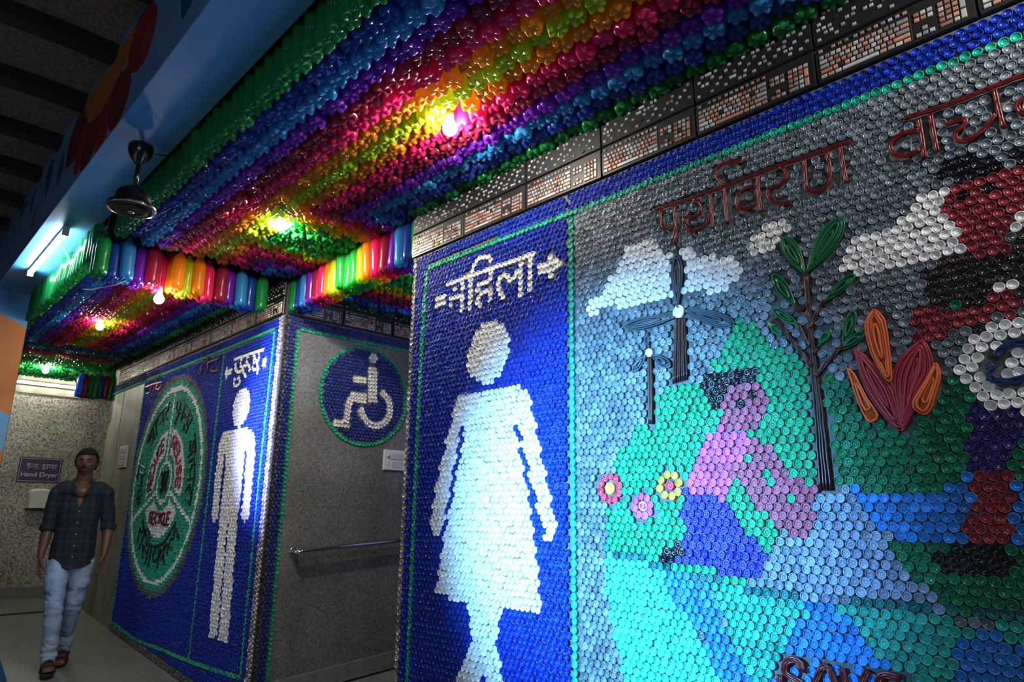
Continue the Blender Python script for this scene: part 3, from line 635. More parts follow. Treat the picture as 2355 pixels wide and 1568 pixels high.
strk=['s_head1','s_pa','s_pa2','s_ya','s_ya2','s_aa','s_reph','s_va','s_va2','s_ra','s_na','s_na2','s_head2','s_vb','s_vb2','s_ab','s_cha','s_cha2','s_vc','s_S','s_A','s_A2','s_V','s_E','s_E2','s_stalk','s_disc','s_disc2','branch1','branch2','branch3','branch4','branch5','branch6']
G=hexgrid(-1.868,.08,-1.06,1.312,.0305,.004)
G=np.concatenate([G])
for k in strk: G=G[dseg(G[:,0],G[:,1],mm(k))>(.0165 if not k.startswith('branch') else .013)]
LV={k:leafpoly(k) for k in T if k.startswith('leaf_')}
block=[LV[k][0] for k in LV]+[mm(k) for k in ('tower1','tower2','trunk','red1','red2','or1','or2','or3')]
for pg in block:
    G=G[~inpoly(G[:,0],G[:,1],pg)]; G=G[dseg(G[:,0],G[:,1],list(pg)+[pg[0]])>.0115]
hub=mm('hubs'); fw=mm('flowers')
G=away(G,hub,.036); G=away(G,[fw[0]],.074); G=away(G,[fw[1]],.064); G=away(G,[fw[2]],.069)
tealtop=even([(-1.90,1.335),(.08,1.330)],.0312); G=away(G,tealtop,.027)
petals=[(c[0]+rr*math.cos(2*PI*k/nn_+.2),c[1]+rr*math.sin(2*PI*k/nn_+.2)) for c,rr,nn_ in ((fw[0],.0465,10),(fw[1],.0365,8),(fw[2],.0405,8)) for k in range(nn_)]
def okm(Cn):
    K=np.ones(len(Cn),bool)
    for k in strk: K&=dseg(Cn[:,0],Cn[:,1],mm(k))>(.0175 if not k.startswith('branch') else .015)
    for pg in block: K&=~inpoly(Cn[:,0],Cn[:,1],pg); K[K]&=dseg(Cn[K,0],Cn[K,1],list(pg)+[pg[0]])>.0135
    for c in hub: K&=np.hypot(Cn[:,0]-c[0],Cn[:,1]-c[1])>.036
    for c in fw: K&=np.hypot(Cn[:,0]-c[0],Cn[:,1]-c[1])>.05
    return K
G=fillgaps(G,list(map(tuple,tealtop))+petals,-1.875,.08,-1.06,1.318,.0268,okm,.006)
left=np.ones(len(G),bool); EL={}
def take(keys,store):
    global left
    sel=np.zeros(len(G),bool)
    gx_=np.where(G[:,0]>-.285,-.57-G[:,0],G[:,0])      # the picture goes on past the edge of the frame
    for k in keys: sel|=inpoly(gx_,G[:,1],mm(k))
    sel&=left; left&=~sel; EL[store]=list(map(tuple,G[sel]))
def pick(pts,store,n=1):
    global left
    out=[]
    for p in pts:
        d=np.hypot(G[:,0]-p[0],G[:,1]-p[1])+np.where(left,0,9)
        i=int(d.argmin())
        if d[i]<.05: out.append(tuple(G[i])); left[i]=False
    EL[store]=out
pick(mm('weyes'),'weye'); pick(mm('meyes'),'meye'); pick(mm('mwhite'),'mcuff'); pick(mm('mgreen'),'mgreen')
for ks,st in ((['whair'],'whair'),(['wface','wneck'],'wface'),(['wshirt'],'wshirt'),(['warm_a','warm_b'],'warm'),(['wskirt'],'wskirt'),(['wshoe'],'wshoe'),(['mhair'],'mhair'),(['mface'],'mface'),(['marm'],'marm'),(['mdisc'],'mdisc'),(['mbody','mbody_b'],'mbody'),(['mtrouser'],'mtrouser'),(['mleg'],'mleg'),(['mshoe'],'mshoe'),
  (['cloud_a'],'cloud_a'),(['cloud_b'],'cloud_b'),(['cloud_c'],'cloud_c'),(['cloud_d'],'cloud_d'),(['rock'],'rock'),(['darkrow','darkrow_b'],'bank'),(['river_a'],'river_a'),(['aqua'],'aqua'),(['field_a'],'field_a'),(['river_b'],'river_b'),(['river_c'],'river_c'),(['field_c'],'field_c'),(['field_b'],'field_b'),(['darkgreen'],'meadow'),(['water','waterright'],'water'),(['greenright','hill_c'],'hill_c'),(['hill_a'],'hill_a'),(['hill_b'],'hill_b')): take(ks,st)
rest=G[left]; EL['sky']=[tuple(p) for p in rest if not(p[0]>-1.35 and p[1]<-.42)]; EL['field_c']+= [tuple(p) for p in rest if (p[0]>-1.35 and p[1]<-.42)]
blue_top=hexgrid(-1.90,.08,1.362,1.437,.0305)
SOLOS=near_caps([EL[k] for k in EL if k not in('sky',)]+[tealtop],'F',100)
def part(name,parent=None,loc=None):
    e=empty(name,(0,0,0),parent=parent); P2(e,parent) if parent is mural else None; return e
def mz(name,st,m,parent=None,label=None,**kw):
    o=mosaic(mural,name,EL[st] if isinstance(st,str) else st,m,'F',parent,SOLOS if kw.pop('solos',True) else None,label=label,**kw)
    if o is not None and parent is None: P2(o,mural)
    return o
mz('sky','sky','clear',kind='stuff',label='field of clear grey bottle caps',solos=False)
mz('top_border',blue_top,'blue',solos=False,label='rows of royal blue caps'); mz('border_line',tealtop,'teal',label='line of teal caps')
mz('border_line',even([(-1.90,1.30),(-1.905,-1.06)],.0312),'teal',label='upright line of teal caps',solos=False)
mz('cloud','cloud_a','white',label='large white cloud behind the windmill'); mz('cloud','cloud_b','white',label='small white cloud'); mz('cloud','cloud_c','white',label='long white cloud beside the man'); mz('cloud','cloud_d','white')
mz('hill','hill_a','green',label='bright green hill behind the flowers'); mz('hill','hill_b','green',label='green hill behind the kneeling woman'); mz('hill','hill_c','darkgreen',label='dark green slope under the flame plant')
mz('rock','rock','rock',label='slate grey rock'); mz('river_bank','bank','darkteal'); mz('river','river_a','river2',label='blue stream'); mz('river','river_b','river2',label='blue pool above the lettering'); mz('river','river_c','river2'); mz('lake','water','river2',label='blue lake band')
mz('field','aqua','aqua',label='aqua field'); mz('field','field_a','field'); mz('field','field_b','field'); mz('field','field_c','field'); mz('meadow','meadow','darkgreen')
wo=part('kneeling_woman_figure',mural)
for n_,st,m in (('hair','whair','black'),('face','wface','skin'),('blouse','wshirt','pink'),('arm','warm','skin'),('skirt','wskirt','indigo'),('shoe','wshoe','black')): mz(n_,st,m,wo,solos=False)
for p_ in EL['weye']: mosaic(mural,'eye',[p_],'black','F',wo)
ma_=part('standing_man_figure',mural)
for n_,st,m in (('hair','mhair','black'),('face','mface','maroon'),('eye','meye','black'),('arm','marm','maroon'),('coat','mbody','brownclear'),('cuff','mcuff','white'),('button','mgreen','darkgreen'),('trousers','mtrouser','violet'),('leg','mleg','maroon'),('shoe','mshoe','black')):
    mosaic(mural,n_,EL[st],m,'F',ma_)
mz('white_disc','mdisc','white',label='round disc of white caps')
for i,(c,rr,nn_,pm,cm_,sc) in enumerate(((fw[0],.0465,10,'red','yellow',1.6),(fw[1],.0365,8,'pink','pink',.85),(fw[2],.0405,8,'yellow','red',1.2))):
    f_=part('flower',mural)
    mosaic(mural,'petals',[(c[0]+rr*math.cos(2*PI*k/nn_+.2),c[1]+rr*math.sin(2*PI*k/nn_+.2)) for k in range(nn_)],pm,'F',f_)
    link('flower_centre',capmesh('flower_centre',[c],'F',scale=sc,jit=0,tilt=.02,off=.004 if i==1 else 0),M[cm_],f_)
    if i==1: mosaic(mural,'flower_ring',[c],'white','F',f_,scale=1.25)
def wpart(name,mb,m,parent=None,label=None):
    o=mb.build(name,M[m],parent or mural,smooth=True,label=label)
    if parent is None: P2(o,mural)
    return o
wl=part('environment_lettering',mural); wl['label']='dark red wire lettering in two words'
wpart('word',wires([mm(k) for k in strk[:12]]+[mm('s_stalk')],'F',n=2),'darkred',wl); wpart('word',wires([mm(k) for k in ('s_head2','s_vb','s_vb2','s_ab','s_cha','s_cha2','s_vc')],'F',n=2,r=.0045),'darkred',wl)
wl=part('save_lettering',mural); wl['label']='dark red wire capitals at the bottom edge'
for ks in (('s_S',),('s_A','s_A2'),('s_V',),('s_E','s_E2')): wpart('letter',wires([mm(k) for k in ks],'F',n=3,r=.0045),'darkred',wl)
wpart('disc_symbol',wires([mm('s_disc'),mm('s_disc2')],'F',n=3),'navywire',label='navy wire curl on the white disc')
for (tw,hb,bl,lab) in (('tower1',hub[0],('leaf_blade1','leaf_blade2','leaf_blade3'),'large windmill'),('tower2',hub[1],('leaf_blade4','leaf_blade5','leaf_blade6'),'small windmill')):
    wm=part('windmill_figure',mural); wm['label']=lab
    wpart('tower',shaft(mm(tw),'F',MB(),7 if tw=='tower1' else 4),'brownwire',wm)
    for k in bl: wpart('blade',leafwires(LV[k][0],'F',MB()),'greywire',wm)
    mosaic(mural,'hub',[hb],'white','F',wm,scale=1.9 if tw=='tower1' else 1.2)
tr=part('tree_figure',mural)
wpart('trunk',shaft(mm('trunk'),'F',MB(),4),'brownwire',tr)
for k in ('branch1','branch2','branch3','branch4','branch5','branch6'): wpart('branch',wires([mm(k)],'F',n=2),'brownwire',tr)
for i in range(1,10): wpart('leaf',leafwires(LV['leaf_tree%d'%i][0],'F',MB()),'leafwire',tr)
fp=part('flame_plant_figure',mural)
for k,m in (('red1','crimson'),('red2','crimson'),('or1','orangewire'),('or2','orangewire'),('or3','orangewire')): wpart('petal',leafwires(mm(k),'F',MB(),off=.013 if 'red' in k else .019),m,fp)
# ------------------------------------------------------------------ women's panel
wp=empty('women_sign_panel',(-2.5,2.2,-1.1),label='blue bottle-cap panel with white woman pictogram and lettering',cat='sign panel')
P2(panel_board('backing_board',-3.11,-1.93,-1.10,1.437,'F',wp),wp)
tl=even([(-1.93,1.338),(-2.985,1.345)],.0312)+even([(-2.985,1.314),(-3.0,.70),(-3.0,-1.06)],.0312); ed=even([(-3.095,1.42),(-3.095,-1.06)],.031)
word=[];
for k in ('w_s1','w_s2','w_s3','w_s3b','w_s4','w_s5','w_s6','w_s7','w_s8','w_s9','w_s10','w_s11','w_s12'):
    for p in even(mm(k),.0305):
        if all((p[0]-q[0])**2+(p[1]-q[1])**2>.0215**2 for q in word): word.append(tuple(p))
arrow=mm('w_dots')
G=hexgrid(-3.065,-1.935,-1.06,1.43,.0305,.003); G=away(G,tl,.0265); G=away(G,word+arrow,.0255)
G=fillgaps(G,list(map(tuple,tl))+word+arrow+list(map(tuple,ed)),-3.07,-1.93,-1.06,1.43,.0262,None,.006)
hd=np.hypot(G[:,0]+2.445,G[:,1]-.768)<.157; bd=inpoly(G[:,0],G[:,1],mm('w_body'))
SW=near_caps([G[hd|bd],G[~(hd|bd)]],'F',100)
def wz(name,pts,m,parent=None,**kw):
    o=mosaic(wp,name,pts,m,'F',parent,**kw)
    if parent is None: P2(o,wp)
    return o
wz('blue_field',G[~(hd|bd)],'blue',kind='stuff',label='field of royal blue caps',solo_set=None)
wz('border_line',tl,'teal',label='line of teal caps'); wz('edge_column',ed,'silver',label='column of clear and silver caps at the corner')
pg=empty('woman_pictogram',(0,0,0),parent=wp); P2(pg,wp)
mosaic(wp,'head',G[hd],'white','F',pg); mosaic(wp,'body',G[bd],'white','F',pg)
wz('lettering',word,'white',label='white Hindi word for women'); wz('arrow',arrow[6:],'white',label='white arrow pointing right'); wz('dash',arrow[:6],'white',label='white block before the word')
# ------------------------------------------------------------------ men's panel with the recycling roundel
mp=empty('men_sign_panel',(-6.4,2.2,-1.25),label='blue bottle-cap panel with white man pictogram and green recycling roundel',cat='sign panel')
mb=MB(); Vp=[(-8.02,ramp(-8.02)),(-6.57,ramp(-6.57)),(-4.766,ramp(-4.77)),(-4.766,1.437),(-8.02,1.437)]
mb.prism(Vp,lambda u,v:(u,2.2055,v),lambda u,v:(u,2.1992,v)); P2(mb.build('backing_board',M['board'],mp),mp)
def em(pts,d=.031): return [tuple(p) for p in even(pts,d)]
tl=em([(-8.0,1.338),(-4.90,1.345)])+em([(-4.895,1.315),(-4.912,.2),(-4.905,-1.10)])+em([(-5.852,1.31),(-5.852,-1.12)])+em([(-7.985,1.30),(-7.985,-1.08)])+em(mm('m_bot'))
ed=em([(-4.782,1.42),(-4.770,-1.34)],.030)+[(-4.812,1.41-.031*i) for i in range(88)]
word=[]
for k in ('m_s1','m_s1b','m_s2','m_s3','m_s3b','m_s4','m_s5','m_s6','m_s7','m_s8'):
    for p in even(mm(k),.0305):
        if all((p[0]-q[0])**2+(p[1]-q[1])**2>.0215**2 for q in word): word.append(tuple(p))
arrow=mm('m_dots')
base=[(x,ramp(x)+.02+.028*j) for j in range(2) for x in np.arange(-8.0,-4.8,.031)]
G=hexgrid(-7.955,-4.84,-1.36,1.43,.0305,.004); G=G[np.array([v>ramp(u)+.075 for u,v in G])]
G=away(G,tl,.0262); G=away(G,word+arrow,.0255)
G=fillgaps(G,tl+word+arrow+base+ed,-8.0,-4.84,-1.38,1.43,.0268,lambda Cn:Cn[:,1]>-1.265-.0665*(Cn[:,0]+6.57)+.06,.0095)
C0=(-6.955,.245); dx=G[:,0]-C0[0]; dz=G[:,1]-C0[1]; rr=np.hypot(dx,dz); an=np.degrees(np.arctan2(dz,dx))%360
ld=np.full(len(G),9.)
for a in (91,204,336):
    c,s=math.cos(math.radians(a)),math.sin(math.radians(a)); along=dx*c+dz*s; per=np.abs(-dx*s+dz*c); ld=np.where(along>0,np.minimum(ld,per),ld)
hd=np.hypot(G[:,0]+5.365,G[:,1]-.79)<.157; bd=inpoly(G[:,0],G[:,1],mm('m_body'))
inr=rr<1.02
ring_o=inr&(rr>.962); wring=(rr>.868)&(rr<.912); cwr=(rr>.165)&(rr<.20); lines=(ld<.019)&(rr>.20)&(rr<.87)
sect=(rr>.262)&(rr<.50)&(ld>.062)&~lines
green_=inr&~(ring_o|wring|cwr|lines|sect)
def pz(name,pts,m,parent=None,**kw):
    o=mosaic(mp,name,pts,m,'F',parent,lo=True,**kw)
    if parent is None and o: P2(o,mp)
    return o
pz('blue_field',G[~(hd|bd|inr)],'blue',kind='stuff',label='field of royal blue caps'); pz('border_line',tl,'teal',label='lines of teal caps framing the panel'); pz('edge_column',ed,'silver',label='column of silver caps at the corner'); pz('floor_edge',base,'grey',label='rows of grey caps along the floor')
rd=empty('recycling_roundel',(0,0,0),parent=mp,label='green roundel with three white sectors'); P2(rd,mp)
for n_,s_,m in (('outer_ring',ring_o,'grey'),('green_field',green_,'teal'),('white_ring',wring,'white'),('centre_ring',cwr,'white')): mosaic(mp,n_,G[s_],m,'F',rd,lo=True)
for n_,s_ in (('dividing_line',lines),('white_sector',sect)):
    for c_ in clusters(G[s_],.06):
        if len(c_)>3: mosaic(mp,n_,c_,'white','F',rd,lo=True)
pg=empty('man_pictogram',(0,0,0),parent=mp); P2(pg,mp)
mosaic(mp,'head',G[hd],'white','F',pg,lo=True); mosaic(mp,'body',G[bd],'white','F',pg,lo=True)
[pz('lettering',c_,'white',label='white Hindi lettering for men') for c_ in clusters(word,.036)]; pz('arrow',arrow[:11],'white',label='white arrow pointing left'); pz('dash',arrow[11:],'white')
DV={'ka':(1,[[(.5,1),(.5,0)],[(.5,.6),(.2,.75),(.08,.5),(.3,.32),(.5,.5)],[(.5,.6),(.82,.75),(.95,.5),(.8,.28)]]),
'ma':(.95,[[(.85,1),(.85,0)],[(.2,1),(.2,.4),(.05,.3),(.2,.2),(.3,.38),(.85,.38)]]),'ii':(.45,[[(.25,1),(.25,0)],[(.25,1),(.2,1.3),(-.3,1.32),(-.45,1.05)]]),
'va':(.9,[[(.8,1),(.8,0)],[(.8,.65),(.3,.75),(.1,.5),(.35,.28),(.8,.42)]]),'aa':(.4,[[(.25,1),(.25,0)]]),'pa':(.9,[[(.8,1),(.8,0)],[(.15,1),(.15,.6),(.35,.42),(.8,.5)]]),
'ra':(.7,[[(.4,1),(.6,.8),(.5,.6),(.2,.55),(.6,.05)]]),'na':(.9,[[(.8,1),(.8,0)],[(.8,.5),(.35,.5),(.2,.35),(.1,.5),(.25,.6)]]),'ha':(.85,[[(.5,1),(.5,.84),(.25,.78),(.15,.62),(.3,.52),(.68,.56),(.76,.40),(.55,.28),(.32,.22),(.34,.06),(.6,-.08)]]),
'sa':(1,[[(.35,1),(.55,.8),(.4,.6),(.15,.55),(.5,.05)],[(.4,.5),(.9,.5)],[(.9,1),(.9,0)]]),'ya':(.95,[[(.85,1),(.85,0)],[(.2,1),(.4,.8),(.2,.6),(.4,.35),(.85,.45)]]),
'la':(1,[[(.9,1),(.9,0)],[(.9,.6),(.7,.7),(.55,.5),(.35,.7),(.1,.5),(.3,.2)]]),'i':(.35,[[(.2,1),(.2,0)],[(.2,1),(.3,1.3),(.9,1.3),(1.1,1.0)]]),'u':(0,[[(-.3,0),(-.5,-.15),(-.4,-.35),(-.15,-.2)]]),
'da':(.85,[[(.5,1),(.5,.84),(.24,.78),(.16,.62),(.32,.52),(.62,.52),(.76,.34),(.6,.1),(.32,.06),(.18,.24)]]),'nh':(.55,[[(.1,.5),(.25,.6),(.35,.5),(.55,.5)],[(.1,.5),(.2,.35),(.3,.45)]]),'oo':(0,[[(-.62,1.2),(-.5,1.12),(-.3,1.15),(-.18,1.28)],[(-.4,1.38),(-.38,1.38)]]),'dot':(0,[[(-.3,-.2),(-.28,-.2)]]),
'ro':(0,[[(-.55,.3),(-.75,0)],[(-.45,.2),(-.2,-.05)]]),' ':(.5,[])}
LT={'R':(.75,[[(.1,0),(.1,1),(.55,1),(.65,.78),(.55,.55),(.1,.5)],[(.35,.5),(.68,0)]]),'E':(.7,[[(.65,1),(.1,1),(.1,0),(.65,0)],[(.1,.5),(.55,.5)]]),'D':(.8,[[(.1,0),(.1,1),(.5,.95),(.7,.5),(.5,.05),(.1,0)]]),'U':(.8,[[(.1,1),(.1,.25),(.38,0),(.66,.25),(.66,1)]]),
'C':(.75,[[(.68,.85),(.4,1),(.1,.6),(.15,.2),(.45,0),(.68,.15)]]),'S':(.7,[[(.62,.88),(.35,1),(.12,.78),(.35,.52),(.6,.28),(.35,0),(.08,.14)]]),'Y':(.75,[[(.05,1),(.37,.5),(.37,0)],[(.7,1),(.37,.5)]]),'L':(.65,[[(.1,1),(.1,0),(.6,0)]]),'3':(.7,[[(.1,.9),(.4,1),(.6,.75),(.3,.52),(.65,.25),(.35,0),(.08,.12)]])}
def arctext(seq,font,r,a0,a1,h,top_out=True,head=False):
    """letters spread over the arc a0..a1 (degrees, in reading order)"""
    tot=sum(font[s][0] for s in seq); out=[]; x=0; gap=(1.0)
    def pos(t,v):
        a=math.radians(a0+(a1-a0)*t/tot); q=r+(v*h if top_out else (1-v)*h)
        return (C0[0]+q*math.cos(a),C0[1]+q*math.sin(a))
    for s in seq:
        for st in font[s][1]: out.append([pos(x+p[0],p[1]) for p in st])
        x+=font[s][0]
    if head: out.append([pos(tot*k/14,1) for k in range(15)])
    return out
def mw(name,st,m,n=2,r=.006,label=None): 
    return wires(st,'F',n=n,r=r,off=.014,gap=.009,nn=5).build(name,M[m],rd,smooth=True,label=label)
mw('black_lettering',arctext(['ka','ma','ii'],DV,.60,198,163,.17),'blackwire',label='black Hindi lettering in the left sector')
mw('black_lettering',arctext(['va','aa','pa','ra'],DV,.60,148,99,.17,head=True),'blackwire')
mw('black_lettering',arctext(['pa','u','na','nh','ha','aa'],DV,.60,84,44,.17,head=True),'blackwire',label='black Hindi lettering in the upper right sector')
mw('black_lettering',arctext(['va','aa','pa','ra','aa'],DV,.60,32,-16,.17,head=True),'blackwire')
mw('black_lettering',arctext(['ra','i','sa','aa','ya','ka','la'],DV,.57,216,322,.20,top_out=False,head=True),'blackwire',label='black Hindi lettering in the bottom sector')
mw('red_lettering',arctext(list('REDUCE'),LT,.33,192,108,.11),'darkred',label='dark red word on the left white sector')
mw('red_lettering',arctext(list('REUSE'),LT,.33,76,-10,.11),'crimson',label='red word on the right white sector')
def flat(seq,font,x0,z0,h,wd,head=False):
    out=[];x=0;tot=sum(font[s][0] for s in seq)
    for s in seq:
        for st in font[s][1]: out.append([(x0+(x+p[0])*wd/tot,z0+p[1]*h) for p in st])
        x+=font[s][0]
    if head: out.append([(x0,z0+h),(x0+wd,z0+h)])
    return out
mw('red_lettering',flat(list('RECYCLE'),LT,C0[0]-.27,C0[1]-.375,.10,.56),'darkred',label='dark red word on the bottom white sector')
mw('black_lettering',flat(list('3R'),LT,C0[0]-.095,C0[1]-.085,.18,.20),'blackwire',n=3,label='black characters in the centre ring')
P2(wires([mm(k) for k in ('m_scr1','m_scr2','m_scr3','m_scr4','m_scr5')],'F',n=2,r=.007,off=.016).build('copper_lettering',mat('copper_wire',(.42,.09,.05),.35,metal=.3),mp,smooth=True,label='copper red scrawled word left of the roundel'),mp)
P2(wires([mm(k) for k in ('m_scr6','m_scr7','m_scr8','m_scr9','m_scr10')],'F',n=2,r=.007,off=.016).build('copper_lettering',mat('dull_copper_wire',(.16,.05,.03),.3,metal=.3),mp,smooth=True,label='dull copper scrawled word right of the roundel'),mp)
cb=empty('cap_trim_over_concrete',(-8.65,2.2,1.33),label='band of navy and teal caps above the concrete wall strip',cat='cap band')
mb=MB(); mb.box((-9.25,2.1992,1.325),(-8.03,2.1999,1.437)); P2(mb.build('backing_board',M['board'],cb),cb)
P2(mosaic(cb,'navy_rows',hexgrid(-9.23,-8.035,1.365,1.432,.0305),'navy',lo=True),cb); P2(mosaic(cb,'border_line',em([(-9.235,1.338),(-8.03,1.338)]),'teal',lo=True),cb)
# ------------------------------------------------------------------ passage wall: cap frame and wheelchair roundel
cf=empty('bottle_cap_surround',(-4.76,2.25,-1.3),label='frame of navy and green caps edging the grey chip wall',cat='cap surround')
P2(panel_board('backing_board',2.2,2.322,-1.3,1.437,'G',cf),cf); P2(panel_board('backing_board',2.322,4.5,1.33,1.437,'G',cf),cf)
fg=hexgrid(2.245,2.30,-1.24,1.43,.0305); ft=hexgrid(2.31,4.4,1.362,1.432,.0305)
P2(mosaic(cf,'navy_field',np.concatenate([fg,ft]),'navy','G',label='navy caps'),cf)
P2(mosaic(cf,'green_line',em([(2.312,-1.22),(2.312,1.345)])+em([(2.343,1.345),(4.4,1.345)]),'green','G',label='line of green caps'),cf)
P2(mosaic(cf,'dark_column',em([(2.216,1.42),(2.216,-1.25)]),'brownclear','G',label='dark column at the corner'),cf)
wc=empty('wheelchair_roundel',(-4.76,2.935,.50),label='navy cap roundel with white wheelchair symbol and green rim',cat='sign')
Cc=(2.935,.91); mb=MB(); mb.lathe([(.40,0),(.40,.0030)],(-4.7615,Cc[0],Cc[1]),48,axis=((0,1,0),(0,0,1),(1,0,0))); P2(mb.build('backing_disc',M['board'],wc),wc)
G=hexgrid(2.5,3.4,.48,1.34,.0300,0)
W=[]
def gadd(k,offs,d=.0295):
    Q=smooth_line([np.array(q) for q in mm(k)],.004)
    for e in offs:
        P=[]
        for i,q in enumerate(Q):
            t=Q[min(i+1,len(Q)-1)]-Q[max(i-1,0)]; t=t/(np.linalg.norm(t)+1e-9); P.append((q[0]-t[1]*e,q[1]+t[0]*e))
        for p in even(P,d):
            if all((p[0]-q[0])**2+(p[1]-q[1])**2>.0255**2 for q in W): W.append(tuple(p))
gh=mm('g_head')[0]; W+= [gh]+[(gh[0]+.029*math.cos(k*PI/3),gh[1]+.029*math.sin(k*PI/3)) for k in range(6)]
gadd('g_torso',(0,-.027,.027)); gadd('g_arm',(0,-.026)); gadd('g_seat',(0,.027,-.027)); gadd('g_leg',(.014,-.014)); gadd('g_foot',(.013,-.013)); gadd('g_wheel',(.014,-.014))
G=G[np.hypot(G[:,0]-Cc[0],G[:,1]-Cc[1])<.372]; G=away(G,W,.0255)
P2(mosaic(wc,'navy_field',G,'navy','G'),wc)
P2(mosaic(wc,'green_rim',[(Cc[0]+.398*math.cos(2*PI*k/80),Cc[1]+.398*math.sin(2*PI*k/80)) for k in range(80)],'green','G'),wc)
P2(mosaic(wc,'wheelchair_symbol',W,'bone','G',label='bone white wheelchair user symbol'),wc)
# ------------------------------------------------------------------ keyboards
M['kcase']=mat('black_keyboard_plastic',(.010,.010,.012),.45); M['ksilver']=vary(mat('silver_keys',(.55,.57,.60),.32,.35),.45,1.2); M['kcopper']=vary(mat('copper_keys',(.55,.29,.22),.34,.3),.5,1.2); M['kdark']=mat('dark_keys',(.02,.02,.022),.4)
def keyboard(pl,u,v,row,label,seed,flip=False,grp=None):
    rg=random.Random(seed); W_,H_=.470,(.142 if row=='lower' else .135)
    th=empty('keyboard',onwall(u+W_/2 if pl!='Gx' else u,v,0,pl),label=label,cat='keyboard',group=grp)
    A={'F':((1,0,0),(0,0,1),(0,-1,0)),'G':((0,1,0),(0,0,1),(1,0,0))}[pl]
    c=lambda a,b,d:Vector(onwall(u+a,v+b,d,pl))
    mb=MB(); mb.key(c(W_/2,H_/2,.001),*A,W_-.004,H_-.003,.014,.003)
    mb.key(c(.15,.066,.014),*A,.296,.098,.0015,.001); P2(mb.build('casing',M['kcase'],th),th)
    K=[MB(),MB(),MB()]
    def kk(a,b,w_,h_):
        if row=='lower': j=0 if rg.random()<.52 else 1
        else: j=0
        if rg.random()<.035: j=2
        K[j].key(c(a+w_/2,b+h_/2,.0145),*A,w_-.0050,h_-.0050,.0060,.0016)
    x0,y0,un=.012,.012,.0188
    if row=='lower':
        rows=[[1.25,1.25,1.25,6.25,1.25,1.25,1.25,1.25],[2.25]+[1]*10+[2.75],[1.75]+[1]*11+[2.25],[1.5]+[1]*12+[1.5],[1]*13+[2]]
        for i,r_ in enumerate(rows):
            a=x0
            for q in r_: kk(a,y0+i*un*.98,q*un,un); a+=q*un
        for i in range(13):
            if i in(1,): continue
            kk(x0+i*un*1.14+(.008 if i>4 else 0),y0+5.35*un,un*.9,un*.85)
        nx=x0+15*un+.012
        for i in range(3):
            kk(nx+i*un,y0,un,un)
            if i==1: kk(nx+un,y0+un,un,un)
            for j in (3,4): kk(nx+i*un,y0+j*un*.98,un,un)
        px=nx+3*un+.010
        for i in range(4):
            for j in range(5):
                if i==3 and j in(1,3): continue
                if j==0 and i==1: continue
                kk(px+i*un,y0+j*un*.98,un*(2 if (j==0 and i==0) else 1),un*(1.95 if i==3 and j in(0,2) else 1))
    else:
        for i in range(23):
            for j in range(6):
                if (i+2*j)%3==0 and rg.random()<.9 or rg.random()<.10:
                    kk(.012+i*.0194+.004*(j%2),.012+j*.0198,.0175*(1.8 if rg.random()<.05 else 1),.0165)
    for nm,mk,m in (('silver_keys',K[0],'ksilver'),('copper_keys',K[1],'kcopper'),('dark_keys',K[2],'kdark')):
        if mk.v: P2(mk.build(nm,M[m],th),th)
    return th
words=['first','second','third','fourth','fifth','sixth','seventh','eighth','ninth','tenth','eleventh']
P_=.473; sd=1
for i in range(7):
    n_=words[i]
    keyboard('F',-3.128+P_*i+.0015,1.440,'lower','black keyboard with copper keys, %s from the passage corner above the blue panel and mural'%n_,sd,grp='keyboards over the mural wall, lower row'); sd+=1
    keyboard('F',-3.128+P_*i+.0015,1.586,'upper','black keyboard with scattered silver keys, upper row, %s from the passage corner over the mural'%n_,sd,grp='keyboards over the mural wall, upper row'); sd+=1
for i in range(9):
    n_=words[i]; u=-4.766-P_*(i+1)+.0015
    keyboard('F',u,1.440,'lower','black keyboard with worn keys, %s from the corner above the men panel'%n_,sd,grp='keyboards over the men panel, lower row'); sd+=1
    keyboard('F',u,1.586,'upper','black keyboard with scattered silver keys, upper row, %s from the corner over the men panel'%n_,sd,grp='keyboards over the men panel, upper row'); sd+=1
for i in range(4):
    n_=words[i]; u=2.215+P_*i
    keyboard('G',u,1.440,'lower','black keyboard with pinkish keys, %s from the corner above the grey chip wall'%n_,sd,grp='keyboards over the grey wall, lower row'); sd+=1
    keyboard('G',u,1.586,'upper','black keyboard with scattered keys, upper row, %s from the corner above the grey chip wall'%n_,sd,grp='keyboards over the grey wall, upper row'); sd+=1
# ------------------------------------------------------------------ bottles
def bottle_mat(name,col,tr=.5,rough=.22):
    m=bpy.data.materials.new(name); m.use_nodes=True; N=m.node_tree.nodes; L=m.node_tree.links; b=N['Principled BSDF']; out=N['Material Output']
    b.inputs['Roughness'].default_value=rough; b.inputs['Specular IOR Level'].default_value=.55
    t=N.new('ShaderNodeBsdfTranslucent'); mx=N.new('ShaderNodeMixShader'); mx.inputs[0].default_value=tr
    oi=N.new('ShaderNodeNewGeometry'); mr=N.new('ShaderNodeMapRange'); mr.inputs['To Min'].default_value=.7; mr.inputs['To Max'].default_value=1.2; L.new(oi.outputs['Random Per Island'],mr.inputs[0])
    sc=N.new('ShaderNodeVectorMath'); sc.operation='SCALE'; sc.inputs[0].default_value=col; L.new(mr.outputs[0],sc.inputs['Scale'])
    L.new(sc.outputs[0],b.inputs['Base Color']); t.inputs['Color'].default_value=(*[q**.62 for q in col],1)
    L.new(b.outputs[0],mx.inputs[1]); L.new(t.outputs[0],mx.inputs[2]); L.new(mx.outputs[0],out.inputs[0]); return m
